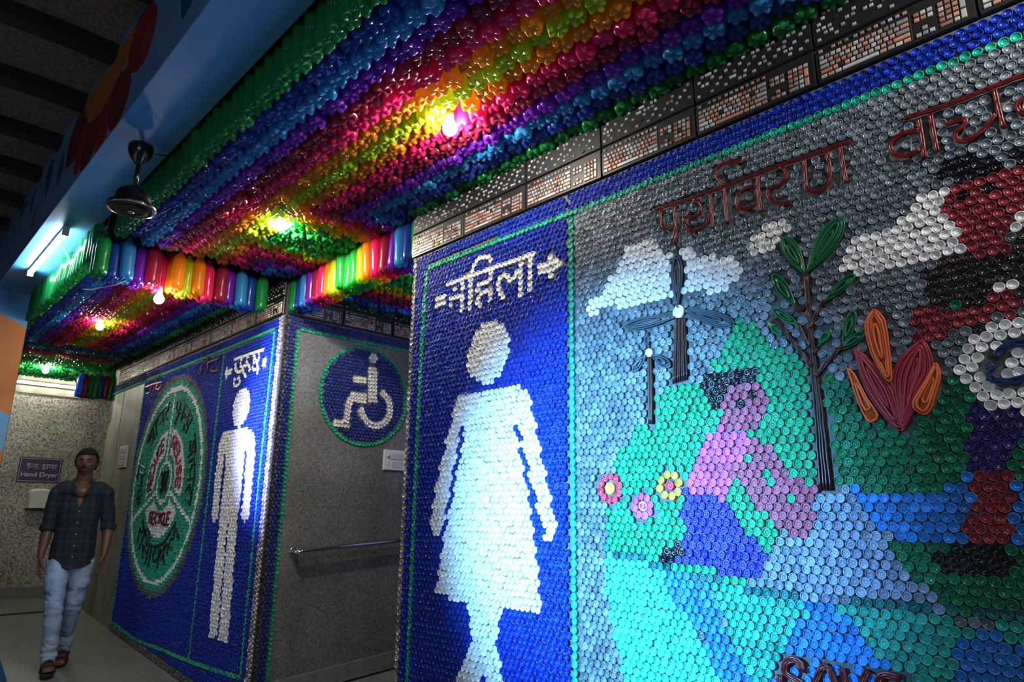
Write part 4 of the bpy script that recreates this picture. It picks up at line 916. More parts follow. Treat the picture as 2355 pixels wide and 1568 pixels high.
BC=[('green',(.012,.26,.06)),('dark blue',(.015,.06,.36)),('light blue',(.035,.26,.60)),('purple',(.17,.016,.42)),('maroon',(.30,.016,.055)),('pink',(.80,.02,.15)),('orange',(.85,.30,.015)),('lime',(.48,.62,.02)),('leaf green',(.02,.36,.06))]
BM=[bottle_mat(n.replace(' ','_')+'_bottle_plastic',c,.62 if n in('lime','orange') else .5) for n,c in BC]
def bottle(seed,n=25):
    rg=random.Random(seed); R=.0435; H=.288+.008*rg.random()
    V=[];k=0
    pr=[(.0,.013),(.24,.010),(.46,.003),(.64,.0),(.79,.004),(.91,.015),(.985,.033),(1.0,.055),(.975,.075),(.965,.11),(.98,.135),(1.0,.150),(1.0,.172),(.985,.215),(.90,.238),(.60,.262),(.34,.275),(.31,H)]
    nb=5; ph=rg.random()*6; lobs=[0,.35,.9,1,.8,.42,.12]
    for i,(r,z) in enumerate(pr):
        lob=lobs[i] if i<7 else 0
        for j in range(n):
            q=2*PI*j/n; c=math.cos(nb*q+ph)
            rr=r*R*(1+.075*lob*c); zz=z+lob*(1-c)*.5*.014
            V.append((rr*math.cos(q),rr*math.sin(q),zz))
    m=len(pr); Q=np.array([(i*n+j,i*n+(j+1)%n,(i+1)*n+(j+1)%n,(i+1)*n+j) for i in range(m-1) for j in range(n)])
    return np.array(V),Q
BV=[bottle(s) for s in range(4)]
BMESH={}
def bmesh_of(c,k):
    if (c,k) not in BMESH:
        V,Q=BV[k]; me=mesh_np('plastic_bottle',V,[Q]); me.materials.append(BM[c]); BMESH[(c,k)]=me
    return BMESH[(c,k)]
DY=.0855; DX=.0895
BULBS=[(-2.14,1.665,1.645),(-4.90,1.355,1.395),(-6.70,1.41,1.555),(-9.44,1.51,1.56),(.40,1.62,1.645)]
HID=(-3.80,1.665,1.705)
ALL=[]   # (x,y,zbottom,colour,zone,row,index)
def pal(k): return min(max(k,0),7) if k<8 else 8
for i in range(15):
    y=1.024+.0812*i; n=0
    x=-4.70+(DX/2 if i%2 else 0)
    while x<.8:
        dq=1e9
        for cx_,sg in ((-4.76,1),(-3.11,-1)):
            ex=(x-cx_)*sg if sg>0 else (cx_-x); dq=min(dq,max(max(ex,0),2.2-y))
        db=y-.985; dq+=.02; k=i if (i<=7 and y-.985<dq) else int(min(db,dq)/.0814); k=min(k,14-i) if not(-4.76<x<-3.11) else k; ALL.append((x,y,1.692,(8 if (dq>=8*.0814 and db>=9.0*.0814) else min(k,7)),'near',i,n)); x+=DX; n+=1
for i in range(15):
    y=.972+.0762*i; n=0; x=-4.835-(DX/2 if i%2 else 0)
    while x>-8.05:
        ALL.append((x,y,1.452 if n<2 else 1.60,min(i,14-i),'far',i,n)); x-=DX; n+=1
k2=0; x=-8.13
while x>-10.3:
    kk_=int(min(-8.08-x,abs(x+11.2))/.10); n=0
    y=.99+(DX/2 if k2%2 else 0)
    while y<(2.06 if x>-9.3 else 2.9): ALL.append((x,y,1.60,pal(kk_) if k2%3 else 0,'end',k2,n)); y+=DX; n+=1
    x-=DX*1.05; k2+=1
k2=0; y=2.245
while y<4.3:
    x=-4.71+(DX/2 if k2%2 else 0); n=0
    while x<-3.13: ALL.append((x,y,1.455 if k2<2 else 1.60,pal(int(min(x+4.76,-3.11-x)/DY)),'passage',k2,n)); x+=DX*.965; n+=1
    y+=DY; k2+=1
for n in range(14):   # short row on a lower lip past the concrete strip
    ALL.append((-9.33-.02*(n%2),1.86+.036*n*.75,1.28,(1,1,4,4,0,0,0,2,1,4,4,8,8,0)[n],'lip',0,n))
keep=[]
for b in ALL:
    ok=True
    for bx,by,bz in BULBS+[HID]:
        lim=.060 if (bx,by,bz)==HID else .052
        if (b[0]-bx)**2+(b[1]-by)**2<lim**2: ok=False
    if ok: keep.append(b)
ALL=keep
def shows(b):
    s=toscreen((b[0],b[1],b[2]+.02)); 
    if s is None or not(-10<s[0]<2365 and -10<s[1]<1578): return None
    return s
cand=[]
for idx,b in enumerate(ALL):
    s=shows(b)
    if s is None: continue
    pr=s[2]
    if b[4]=='far' and b[6]==0: pr=.1+b[5]*.001
    if b[4]=='passage' and b[5]==0: pr=.2+b[6]*.001
    if b[4]=='near' and s[1]<5: pr+=1
    cand.append((pr,idx))
cand.sort(); IND=set(i for _,i in cand[:296])
side=['in the outermost row beside the blue beam']
def rowname(i):
    if i==7: return 'centre row'
    return ('%s row from the blue beam'%words[i]) if i<7 else ('%s row from the keyboard wall'%words[14-i])
bulb_n=lambda x: int(round((x+2.146)/DX))
label_white=mat('bottle_label',(.10,.13,.12),.5)
LB=MB(); LB.lathe([(.0417,.105),(.0423,.107),(.0423,.138),(.0436,.152)],n=18); LBm=None
for idx in sorted(IND):
    x,y,z,c,zone,row,n=ALL[idx]
    if zone=='near':
        lab='%s bottle, %s, number %d up from the drop edge'%(BC[c][0],rowname(row),n+1); grp='bottles hanging under the near ceiling'
    elif zone=='far':
        lab='%s plastic bottle facing out at the drop edge, %s'%(BC[c][0],rowname(row)) if n==0 else '%s lower-ceiling bottle, %s, number %d back from drop edge'%(BC[c][0],rowname(row),n+1); grp='bottles hanging under the lower ceiling'
    elif zone=='passage':
        lab='%s plastic bottle in passage row %d, number %d from the men panel corner'%(BC[c][0],row+1,n+1); grp='bottles hanging in the passage'
    else:
        lab='%s plastic bottle at the far end, row %d, number %d from the column'%(BC[c][0],row+1,n+1); grp='bottles hanging at the far end'
    k=nr.randint(4)
    o=bpy.data.objects.new('plastic_bottle',bmesh_of(c,k)); COL.objects.link(o); tag(o,lab,'bottle',grp)
    o.location=(x+nr.normal(0,.003),y+nr.normal(0,.003),z+nr.normal(0,.006)); o.rotation_euler=(nr.normal(0,.03),nr.normal(0,.03),nr.rand()*6.3)
    if zone=='near' and row==0 and n%2==0 and x>-2.4:
        if LBm is None: lo_=LB.build('label',label_white,o,smooth=True); LBm=lo_.data
        else: lo_=link('label',LBm,None,o)
Vs=[];Qs=[];Mi=[];ofs=0
for idx,b in enumerate(ALL):
    if idx in IND: continue
    x,y,z,c=b[:4]; V,Q=BV[nr.randint(4)]; a=nr.rand()*6.3; ca,sa=math.cos(a),math.sin(a)
    
    tx,ty=nr.normal(0,.03,2)
    W=np.stack([V[:,0]*ca-V[:,1]*sa+V[:,2]*tx+x,V[:,0]*sa+V[:,1]*ca+V[:,2]*ty+y,V[:,2]+z+nr.normal(0,.006)],1)
    Vs.append(W);Qs.append(Q+ofs);ofs+=len(V);Mi.append(np.full(len(Q),c))
me=mesh_np('plastic_bottles_beyond',np.concatenate(Vs),[np.concatenate(Qs)],mi=np.concatenate(Mi))
for m in BM: me.materials.append(m)
link('plastic_bottle_ceiling',me,None,label='mass of coloured plastic bottles hanging farther back under the ceilings',cat='bottles',kind='stuff',group='bottles farther back')
# ------------------------------------------------------------------ bulbs and tubes
M['glow']=mat('lit_bulb_glass',(1,1,1),.3,emit=(1,.93,.80),estr=560); M['socket']=mat('bulb_socket',(.6,.6,.58),.4)
M['glow2']=mat('lit_bulb_glass_bright',(1,1,1),.3,emit=(1,.92,.78),estr=650); M['glowfar']=mat('lit_bulb_glass_dim',(1,1,1),.3,emit=(1,.93,.80),estr=210); M['glow4']=mat('lit_bulb_glass_near',(1,1,1),.3,emit=(1,.93,.80),estr=1300); M['glow3']=mat('hidden_bulb_glass',(1,1,1),.3,emit=(1,.90,.70),estr=2300); M['tubeglow']=mat('lit_tube',(1,1,1),.3,emit=(.72,.90,1),estr=85); M['cord']=mat('black_cord',(.01,.01,.01),.5)
bl=['bare round bulb glowing between pink and orange bottles near the camera','bare round bulb just behind the drop edge of bottles','bare round bulb farther back under the lower ceiling, in orange bottles','bare round bulb at the far end above the back wall','bare round bulb nearest the viewer, above the mural end of the near ceiling','glowing bulb hidden among yellow bottles by the passage mouth']
for (x,y,z),lb,g in zip(BULBS+[HID],bl,('glow','glowfar','glowfar','glow2','glow4','glow3')):
    th=empty('light_bulb',(x,y,z),label=lb,cat='light bulb',group='bare bulbs among the bottles')
    mb=MB(); mb.lathe([(0.0001,-.033),(.014,-.031),(.026,-.021),(.033,-.004),(.031,.012),(.022,.028),(.0145,.04)],n=20); mb.build('globe',M[g],th,smooth=True)
    mb=MB(); mb.lathe([(.0145,.038),(.0165,.042),(.0165,.075),(.010,.085),(.010,.09)],n=16); mb.build('socket',M['socket'],th,smooth=True)
    top=(2.0 if x>-4.76 else (1.765 if x>-5 else 1.90))-z; mb=MB(); mb.tube([(0,0,.088),(0,0,top)],.003,6); mb.build('cord',M['cord'],th)
th=empty('tube_light',(-5.80,.805,1.85),label='lit white tube light on the underside of the blue beam',cat='tube light')
mb=MB(); mb.box((-.60,-.016,-.022),(.60,.016,0)); mb.build('batten',mat('white_batten',(.7,.72,.75),.4),th)
mb=MB(); mb.tube([(-.585,0,-.042),(.585,0,-.042)],.013,12); mb.build('tube',M['tubeglow'],th,smooth=True)
for s in (-1,1): mb=MB(); mb.box((s*.592-.010,-.020,-.060),(s*.592+.010,.020,0)); mb.build('end_cap',M['socket'],th)
th=empty('tube_light',(-10.80,1.80,1.60),label='lit tube light at the top of the far back wall under the bottles',cat='tube light')
mb=MB(); mb.box((-.033,-.36,-.02),(0,.36,.02)); mb.build('batten',M['socket'],th)
mb=MB(); mb.tube([(.02,-.35,0),(.02,.35,0)],.014,10); mb.build('tube',mat('lit_tube_bright',(1,1,1),.3,emit=(1,.97,.85),estr=60),th,smooth=True)
th=empty('tube_light',(-3.12,2.86,1.45),label='cool white tube light inside the passage behind the women panel',cat='tube light')
mb=MB(); mb.box((-.03,-.31,-.02),(0,.31,.02)); mb.build('batten',M['socket'],th)
mb=MB(); mb.tube([(-.045,-.30,0),(-.045,.30,0)],.014,10); mb.build('tube',mat('lit_tube_cool',(1,1,1),.3,emit=(.55,.68,1),estr=135),th,smooth=True)
# ------------------------------------------------------------------ ceiling fan
M['fan']=mat('dark_brown_enamel',(.006,.005,.005),.25,coat=.4); M['chrome']=mat('chrome_trim',(.55,.52,.48),.18,1)
fx,fy=-3.6,.812
th=empty('ceiling_fan',(fx,fy,1.85),label='dark brown ceiling fan hanging from the blue beam',cat='ceiling fan')
mb=MB(); mb.lathe([(.010,0),(.010,-.045)],n=10); mb.tube([(-.02,0,-.001),(-.02,0,-.02),(0,0,-.032),(.02,0,-.02),(.02,0,-.001)],.004,6); mb.build('hook',M['chrome'],th)
mb=MB(); mb.lathe([(.012,-.04),(.056,-.043),(.060,-.055),(.057,-.085),(.045,-.11),(.028,-.135),(.014,-.15),(.012,-.152)],n=28); mb.build('canopy',M['fan'],th,smooth=True)
mb=MB(); mb.lathe([(.0115,-.13),(.0115,-.28)],n=14); mb.build('down_rod',M['fan'],th,smooth=True)
mb=MB(); mb.lathe([(.012,-.262),(.030,-.268),(.055,-.29),(.078,-.315),(.082,-.345),(.080,-.365),(.108,-.375),(.112,-.385),(.108,-.398),(.09,-.405),(.085,-.401),(.07,-.408),(.05,-.404),(.0001,-.410)],n=40); mo=mb.build('motor_housing',M['fan'],th,smooth=True)
mb=MB(); mb.lathe([(.1085,-.3975),(.112,-.396),(.1128,-.390),(.1105,-.3985)],n=40); mb.build('chrome_rim',M['chrome'],mo,smooth=True)
mb=MB(); mb.lathe([(.0001,-.4105),(.018,-.4105),(.014,-.414),(.0001,-.415)],n=16); mb.build('centre_cap',M['chrome'],mo,smooth=True)
mb=MB(); mb.tube(smooth_line([np.array(q) for q in ((.05,.01,-.085),(.02,.06,-.075),(-.02,.15,-.035))],.02),.004,6); mb.build('cord',M['cord'],th,smooth=True)
# ------------------------------------------------------------------ rail, switches, sign, dryer
M['steelrail']=mat('polished_steel',(.62,.62,.64),.16,1)
th=empty('grab_rail',(-4.76,2.43,-.287),label='polished steel grab rail on the grey chip wall',cat='handrail')
mb=MB(); mb.tube(smooth_line([np.array(q) for q in ((.0,.0,0),(.045,.0,0.0),(.062,.018,.002),(.064,.06,.006))],.01)+[np.array((.064,1.5,.115))],.0165,14); mb.build('bar',M['steelrail'],th,smooth=True)
mb=MB(); mb.lathe([(.036,0),(.036,.004),(.030,.009),(.018,.010)],(.0,0,0),24,axis=((0,1,0),(0,0,1),(1,0,0))); mb.build('flange',M['steelrail'],th,smooth=True)
mb=MB(); mb.tube([(0,1.35,.104),(.064,1.35,.104)],.012,10); mb.lathe([(.036,0),(.030,.008)],(0,1.35,.104),20,axis=((0,1,0),(0,0,1),(1,0,0))); mb.build('bracket',M['steelrail'],th,smooth=True)
M['switch']=mat('white_switch_plastic',(.56,.54,.57),.35); M['switch2']=mat('pale_grey_switch_plastic',(.42,.41,.43),.35); M['hole']=mat('dark_hole',(.01,.01,.01),.8)
def plate(th,A,w_,h_,d=.012):
    mb=MB(); mb.key((0,0,0),*A,w_,h_,d,.006); pl_=mb.build('plate',M['switch'],th); return pl_
GA=((0,1,0),(0,0,1),(1,0,0)); FA=((1,0,0),(0,0,1),(0,-1,0))
def pnt(A,a,b,d): return Vector(A[0])*a+Vector(A[1])*b+Vector(A[2])*d
th=empty('switchboard',(-4.758,3.252,.408),label='white switchboard with socket on the grey chip wall',cat='switchboard'); plate(th,GA,.225,.165)
for i in range(4):
    mb=MB(); mb.key(pnt(GA,-.035+i*.033,.031,.011),*GA,.029,.052,.005,.002); mb.build('switch',M['switch2'],th)
for i in range(3): mb=MB(); mb.key(pnt(GA,-.018+i*.036,-.034,.011),*GA,.033,.052,.004,.002); mb.build('switch',M['switch2'],th)
mb=MB(); mb.lathe([(.013,0),(.012,.012),(.0001,.013)],pnt(GA,-.072,.032,.011),14,axis=GA); mb.build('knob',M['switch2'],th,smooth=True)
mb=MB()
for a,b in ((-.062,-.016),(-.071,-.030),(-.052,-.030),(-.072,-.042),(-.050,-.042)): mb.lathe([(.0035,0),(.003,.0009)],pnt(GA,a,b,.0122),8,axis=GA)
mb.build('socket_holes',M['hole'],th)
th=empty('switch_panel',(-8.41,2.199,.552),label='tall white switch panel on the concrete wall strip',cat='switch panel'); plate(th,FA,.285,.235,.014)
for j in range(3):
    for i in range(4): mb=MB(); mb.key(pnt(FA,-.086+i*.057,.068-.068*j,.013),*FA,.050,.055,.005,.002); mb.build('switch',M['switch2'],th)
BA=((0,1,0),(0,0,1),(1,0,0))
th=empty('hand_dryer_sign',(-10.845,1.868,.483),label='dark purple sign reading Hand Dryer on the back wall',cat='sign')
M['signbase']=mat('dark_purple_board',(.035,.022,.085),.4); M['signwhite']=mat('white_sign_print',(.62,.62,.66),.5)
mb=MB(); mb.key((0,0,0),*BA,.478,.318,.012,.002); mb.build('board',M['signbase'],th)
mb=MB()
for a,b,w_,h_ in ((0,.143,.45,.004),(0,-.143,.45,.004),(.223,0,.004,.288),(-.223,0,.004,.288)): mb.key(pnt(BA,a,b,.0118),*BA,w_,h_,.0012,.0003)
mb.build('border',M['signwhite'],th)
ft=bpy.data.curves.new('hand_dryer_text','FONT'); ft.body='Hand Dryer'; ft.size=.086; ft.align_x='CENTER'; ft.align_y='CENTER'; ft.extrude=.0008
fo=bpy.data.objects.new('tmp',ft); COL.objects.link(fo); bpy.context.view_layer.update()
tm=bpy.data.meshes.new_from_object(fo.evaluated_get(bpy.context.evaluated_depsgraph_get())); bpy.data.objects.remove(fo)
to=link('english_lettering',tm,M['signwhite'],th); to.matrix_basis=Matrix(((0,0,1,.0128),(1,0,0,0),(0,1,0,-.062),(0,0,0,1)))
wd=max(v.co.x for v in tm.vertices)-min(v.co.x for v in tm.vertices); sc=.405/wd
for v in tm.vertices: v.co.x*=sc; v.co.y*=sc
mb=MB()
def hw(seq,x0,z0,h,wd_):
    for st in flat(seq,DV,x0,z0,h,wd_,True):
        Q=smooth_line([np.array(q) for q in st],.006); mb.tube([(.0125,q[0],q[1]) for q in Q],.0028,5)
hw(['ha','oo','nh','da'],-.155,.012,.058,.135); hw(['da','ro','aa','ya','ra'],.015,.012,.058,.165); mb.build('hindi_lettering',M['signwhite'],th)
th=empty('hand_dryer',(-10.845,1.905,-.003),label='white hand dryer on the back wall under the purple sign',cat='hand dryer')
M['dryer']=mat('glossy_white_shell',(.62,.62,.58),.22,coat=.4)
mb=MB(); prof=[];n=22
V=[];lay=[(0.0,1,1),(.06,1,1),(.13,.99,.985),(.165,.94,.95),(.18,.86,.90)]
def outl(t):
    q=t; 
    return q
ol=[]
for i in range(13): a=PI*i/12; ol.append((.128*math.cos(a)**1 if abs(math.cos(a))<.9 else math.copysign(.128,math.cos(a)),.205+.040*math.sin(a)))
ol=[(.128,0.0)]+[(.130,.19),(.124,.215),(.105,.234),(.06,.247),(0,.251),(-.06,.247),(-.105,.234),(-.124,.215),(-.130,.19)]+[(-.128,0.0)]
V=[]
for d,sx,sz in lay: V+=[(d,a*sx,b*sz+.004*(1-sz)) for a,b in ol]
k=len(ol); mb.add(V,[(i*k+j,i*k+(j+1)%k,(i+1)*k+(j+1)%k,(i+1)*k+j) for i in range(len(lay)-1) for j in range(k)]+[tuple(range((len(lay)-1)*k,len(lay)*k)),tuple(range(k-1,-1,-1))]); mb.build('shell',M['dryer'],th,smooth='auto')
mb=MB(); mb.box((.03,-.05,-.012),(.12,.05,.002)); mb.build('nozzle',M['hole'],th)
mb=MB(); mb.box((.176,-.035,.052),(.182,.035,.056)); mb.build('seam_mark',M['switch2'],th)
mb=MB(); mb.lathe([(.004,0),(.003,.002)],(.178,.03,.035),8,axis=BA); mb.build('indicator',M['switch2'],th)
th=empty('plinth',(-6.9,.96,-1.245),label='blue painted plinth at the foot of the orange and blue column',cat='plinth')
mb=MB(); mb.prism([(.70,-1.255),(1.165,-1.255),(1.10,-1.10),(.985,-.85),(.70,-.85)],lambda u,v:(-7.195,u,v),lambda u,v:(-6.6,u,v)); P2(mb.build('block',mat('deep_blue_paint',(.012,.07,.16),.5),th),th)
# cords sagging under the first bottles of the lower ceiling
th=empty('sagging_cord',(-5.0,1.0,1.42),label='thin pale cord sagging under the blue bottles at the drop edge',cat='cord')
mb=MB(); mb.tube(smooth_line([np.array(q) for q in ((-.30,-.02,.05),(-.12,.0,.012),(.02,.03,0),(.12,.10,.02),(.16,.16,.08))],.03),.0022,6); mb.build('strand',mat('pale_cord',(.45,.5,.45),.5),th,smooth=True)
th=empty('cable_tie',(-5.6,.93,1.74),label='pale green cable tie at the edge of the lit green bottles',cat='cable tie')
mb=MB(); mb.tube([(-.02,-.06,.10),(0,0,0),(.04,.05,-.04)],.0035,6); mb.build('strap',mat('pale_green_tie',(.25,.6,.4),.4),th,smooth=True)
# ------------------------------------------------------------------ the walking man
def evald(o):
    bpy.context.view_layer.update(); dg=bpy.context.evaluated_depsgraph_get(); me=bpy.data.meshes.new_from_object(o.evaluated_get(dg)); bpy.data.objects.remove(o); return me
def skin(chains,root=0,sub=2):
    """rounded, tapering limbs between joints; fuse() melts them into one continuous surface.
    chains: list of [(x,y,z,rx,ry)...]; a chain may start with the index of an earlier joint"""
    V=[];mb=MB()
    def limb(a,b):
        A=Vector(a[:3]);B=Vector(b[:3]); t=(B-A); L=t.length
        t=t/L if L>1e-6 else Vector((0,0,1)); e1=Vector((1,0,0))
        if abs(t.x)>.8: e1=Vector((0,1,0))
        e1=(e1-t*e1.dot(t)).normalized(); e2=t.cross(e1); n=16
        ra=(a[3],a[4] if len(a)>4 else a[3]); rb=(b[3],b[4] if len(b)>4 else b[3]); rings=[]
        for k in range(4):
            q=PI/2*(k+.35)/4.35; rings.append((A-t*min(ra)*math.cos(q),ra[0]*math.sin(q),ra[1]*math.sin(q)))
        rings.append((A,*ra)); rings.append(((A+B)/2,(ra[0]+rb[0])/2,(ra[1]+rb[1])/2)); rings.append((B,*rb))
        for k in range(3,-1,-1):
            q=PI/2*(k+.35)/4.35; rings.append((B+t*min(rb)*math.cos(q),rb[0]*math.sin(q),rb[1]*math.sin(q)))
        P=[c+e1*(x*math.cos(2*PI*j/n))+e2*(y*math.sin(2*PI*j/n)) for c,x,y in rings for j in range(n)]; m=len(rings)
        mb.add(P,[(i*n+j,i*n+(j+1)%n,(i+1)*n+(j+1)%n,(i+1)*n+j) for i in range(m-1) for j in range(n)]+[tuple(range(n-1,-1,-1)),tuple(range((m-1)*n,m*n))])
    for ch in chains:
        prev=None
        for q in ch:
            if isinstance(q,int): prev=V[q]; continue
            V.append(q)
            if prev is not None: limb(prev,q)
            prev=q
    me=bpy.data.meshes.new('s'); me.from_pydata(mb.v,[],mb.f); return me
def fuse(meshes,vox,it=4):
    bm=bmesh.new()
    for m in meshes:
        bm.from_mesh(m)
    me=bpy.data.meshes.new('f'); bm.to_mesh(me); bm.free(); o=bpy.data.objects.new('f',me); COL.objects.link(o)
    r=o.modifiers.new('r','REMESH'); r.mode='VOXEL'; r.voxel_size=vox; r.use_smooth_shade=True
    s=o.modifiers.new('s','SMOOTH'); s.iterations=it; s.factor=.5
    return evald(o)
def cut(me,fn):
    bm=bmesh.new(); bm.from_mesh(me); dead=[f for f in bm.faces if fn(f.calc_center_median())]; bmesh.ops.delete(bm,geom=dead,context='FACES'); bm.to_mesh(me); bm.free(); return me
MAN=(-6.80,1.50,ramp(-6.80)+.004)
man=empty('person',MAN,label='person walking, dark green plaid shirt, pale blue jeans, brown sandals',cat='person')
man.rotation_euler=(0,0,math.atan2(-.976,-.215)+0.0)
# local axes: x = the man's right (image left), y = forward, z = up
fa=math.atan2(-.215,.976); man.rotation_euler=(0,0,fa-PI/2)
SKIN=mat('brown_skin',(.105,.042,.024),.5); HAIR=mat('black_hair',(.006,.005,.005),.85,spec=.2)
arms=[]
body_ch=[[(0,0,.93,.120,.085),(0,.005,1.08,.118,.085),(0,.01,1.25,.145,.10),(0,0,1.38,.125,.085),(0,-.005,1.455,.064,.06),(0,.012,1.52,.060,.058),(0,.02,1.58,.058,.062)],
 [3,(.120,0,1.405,.06),(.165,-.005,1.375,.052),(.185,-.02,1.25,.047),(.195,-.03,1.13,.042),(.205,-.005,1.02,.043),(.215,.03,.90,.029),(.215,.04,.862,.026)],
 [3,(-.120,0,1.405,.06),(-.170,-.005,1.375,.052),(-.205,-.02,1.25,.047),(-.225,-.025,1.13,.042),(-.235,.015,1.03,.043),(-.230,.07,.915,.029),(-.226,.082,.878,.026)],
 [0,(.070,.0,.86,.066),(.085,.07,.68,.066),(.070,.115,.49,.055),(.055,.115,.33,.052),(.045,.10,.12,.036),(.045,.10,.07,.036)],
 [0,(-.070,-.01,.86,.066),(-.080,-.01,.68,.066),(-.065,-.02,.49,.055),(-.050,-.13,.33,.052),(-.045,-.21,.16,.036),(-.045,-.22,.11,.036)]]
body=skin(body_ch)
def foot(x,y,z,yaw,pitch):
    me=skin([[(0,-.05,.035,.033,.036),(0,.02,.038,.036,.036),(0,.10,.028,.040,.022),(0,.155,.020,.040,.016)],[(.026,.16,.018,.013),(.030,.195,.014,.011)],[(.008,.165,.016,.010),(.008,.197,.013,.008)],[(-.008,.162,.016,.010),(-.010,.188,.013,.008)],[(-.022,.155,.015,.009),(-.025,.176,.012,.008)],[(-.034,.145,.014,.008),(-.037,.163,.012,.007)]],0,1)
    me.transform(Matrix.Translation((x,y,z))@Matrix.Rotation(yaw,4,'Z')@Matrix.Rotation(pitch,4,'X')); return me
f1=foot(.045,.10,.022,.05,0); f2=foot(-.045,-.22,.062,-.1,-.30)
def hand(x,y,z,s,curl):
    """hanging hand: palm then four fingers of different length and a thumb; s = +1 for his right"""
    ch=[[(0,0,.0,.016,.024),(0,.006,-.04,.014,.034),(0,.012,-.085,.013,.036)]]
    for fy,L,zz in ((.035,.072,-.088),(.012,.082,-.094),(-.011,.076,-.092),(-.034,.060,-.086)):
        a=curl; p=np.array([0,.010+fy,zz]); pts=[(*p,.0088)]
        for k,(seg,b) in enumerate(((.45,.25),(.32,.65),(.23,1.0))):
            p=p+np.array([-s*math.sin(a*b)*L*seg*1.1,.004,-math.cos(a*b)*L*seg]); pts.append((*p,.0082-.0008*k))
        ch.append(pts)
    ch.append([(-s*.006,.030,-.022,.0115),(-s*.018,.048,-.050,.0105),(-s*.028,.052,-.078,.0090),(-s*.034,.048,-.098,.0078)])
    me=skin(ch,0,1); me.transform(Matrix.Translation((x,y,z))); return me
h1=hand(.215,.042,.862,1,.75); h2=hand(-.226,.084,.878,-1,.85)
# head: a shaped ball with brow, nose, lips, chin and ears
def head():
    bm=bmesh.new(); bmesh.ops.create_uvsphere(bm,u_segments=48,v_segments=36,radius=1)
    for v in bm.verts:
        x,y,z=v.co; X=x*.081; Z=z*.118; Y=y*.096
        if z<0: X*=1-.34*(-z)**1.3; Y*=(1-.10*(-z)) if y>0 else (1-.30*(-z))
        if y>0:
            g=lambda cx,cz,sx,sz:math.exp(-((X-cx)/sx)**2-((Z-cz)/sz)**2)
            Y*=.93; Y+=.024*g(0,-.022,.013,.016)+.014*g(0,-.002,.009,.024)+.007*g(0,.026,.045,.010)-.010*(g(.031,.006,.017,.013)+g(-.031,.006,.017,.013))+.009*g(0,-.056,.022,.006)+.008*g(0,-.068,.020,.007)-.004*g(0,-.062,.024,.003)+.009*g(0,-.098,.022,.014)+.004*(g(.042,-.02,.02,.016)+g(-.042,-.02,.02,.016))
        v.co=(X,Y,Z)
    for s in (-1,1):
        r=bmesh.ops.create_uvsphere(bm,u_segments=16,v_segments=12,radius=1)
        for v in r['verts']:
            x,y,z=v.co; v.co=(s*.081+x*.010+s*.008*max(y*-1,0),y*.018-.012,z*.031-.004)
    me=bpy.data.meshes.new('h'); bm.to_mesh(me); bm.free(); return me
HC=Matrix.Translation((0,.028,1.622))@Matrix.Rotation(math.radians(-9),4,'Z')
hm=head(); hm.transform(HC)
FB=fuse([body,f1,f2,h1,h2,hm],.0042,4)
bo=link('body',FB,SKIN,man)
# hair, brows, moustache, eyes
bm=bmesh.new(); bmesh.ops.create_uvsphere(bm,u_segments=40,v_segments=30,radius=1)
for v in bm.verts:
    x,y,z=v.co; n_=1+.03*math.sin(x*19+z*7)*math.cos(y*17); v.co=(x*.0855*n_,y*.097*n_-.005,z*.112*n_+.012)
dead=[f for f in bm.faces if (lambda c:(c.y>.02 and c.z<.070-.5*max(0,abs(c.x)-.050)) or c.z<-.055 or (c.z<-.0 and c.y>-.03))(f.calc_center_median())]
bmesh.ops.delete(bm,geom=dead,context='FACES')
me=bpy.data.meshes.new('hair'); bm.to_mesh(me); bm.free(); me.transform(HC)
ho=link('hair',me,HAIR,man); sm=ho.modifiers.new('s','SOLIDIFY'); sm.thickness=.010; sm.offset=0
me.polygons.foreach_set('use_smooth',[True]*len(me.polygons))
def hp(p): return HC@Vector(p)
for s in (-1,1):
    mb=MB(); mb.tube([hp((s*.014,.088,.026)),hp((s*.032,.086,.032)),hp((s*.050,.072,.026))],[.0035,.0048,.002],8); mb.build('eyebrow',HAIR,man,smooth=True)
    mb=MB(); mb.lathe([(.0001,-.0075),(.007,-.005),(.0105,0),(.007,.005),(.0001,.0075)],hp((s*.032,.0735,.004)),14); e_=mb.build('eye',mat('eye_white',(.20,.18,.16),.25),man,smooth=True)
    mb=MB(); mb.lathe([(.0062,0),(.003,.0012),(.0001,.0015)],hp((s*.032-.003,.0838,.004)),12,axis=((1,0,0),(0,0,1),(0,1,0))); mb.build('iris',HAIR,e_)
mb=MB(); mb.tube([hp((.026,.086,-.050)),hp((.012,.096,-.0445)),hp((0,.099,-.0435)),hp((-.012,.096,-.0445)),hp((-.026,.086,-.050))],[.0028,.0045,.0045,.0045,.0028],8); mb.build('moustache',HAIR,man,smooth=True)
LIP=mat('dark_lip',(.10,.026,.022),.4)
mb=MB(); mb.tube([hp((.022,.086,-.063)),hp((.010,.0945,-.0595)),hp((0,.0950,-.061)),hp((-.010,.0945,-.0595)),hp((-.022,.086,-.063))],[.002,.0042,.0040,.0042,.002],8); mb.tube([hp((.020,.0855,-.0645)),hp((0,.0955,-.0695)),hp((-.020,.0855,-.0645))],[.002,.0052,.002],8); mb.build('lips',LIP,man,smooth=True)
mb=MB(); mb.tube(smooth_line([np.array(q) for q in ((.055,.050,1.455),(.034,.108,1.405),(0,.124,1.380),(-.034,.108,1.405),(-.055,.050,1.455))],.01),.0022,6); mb.build('neck_chain',mat('pale_metal_chain',(.35,.25,.2),.3,.6),man,smooth=True)
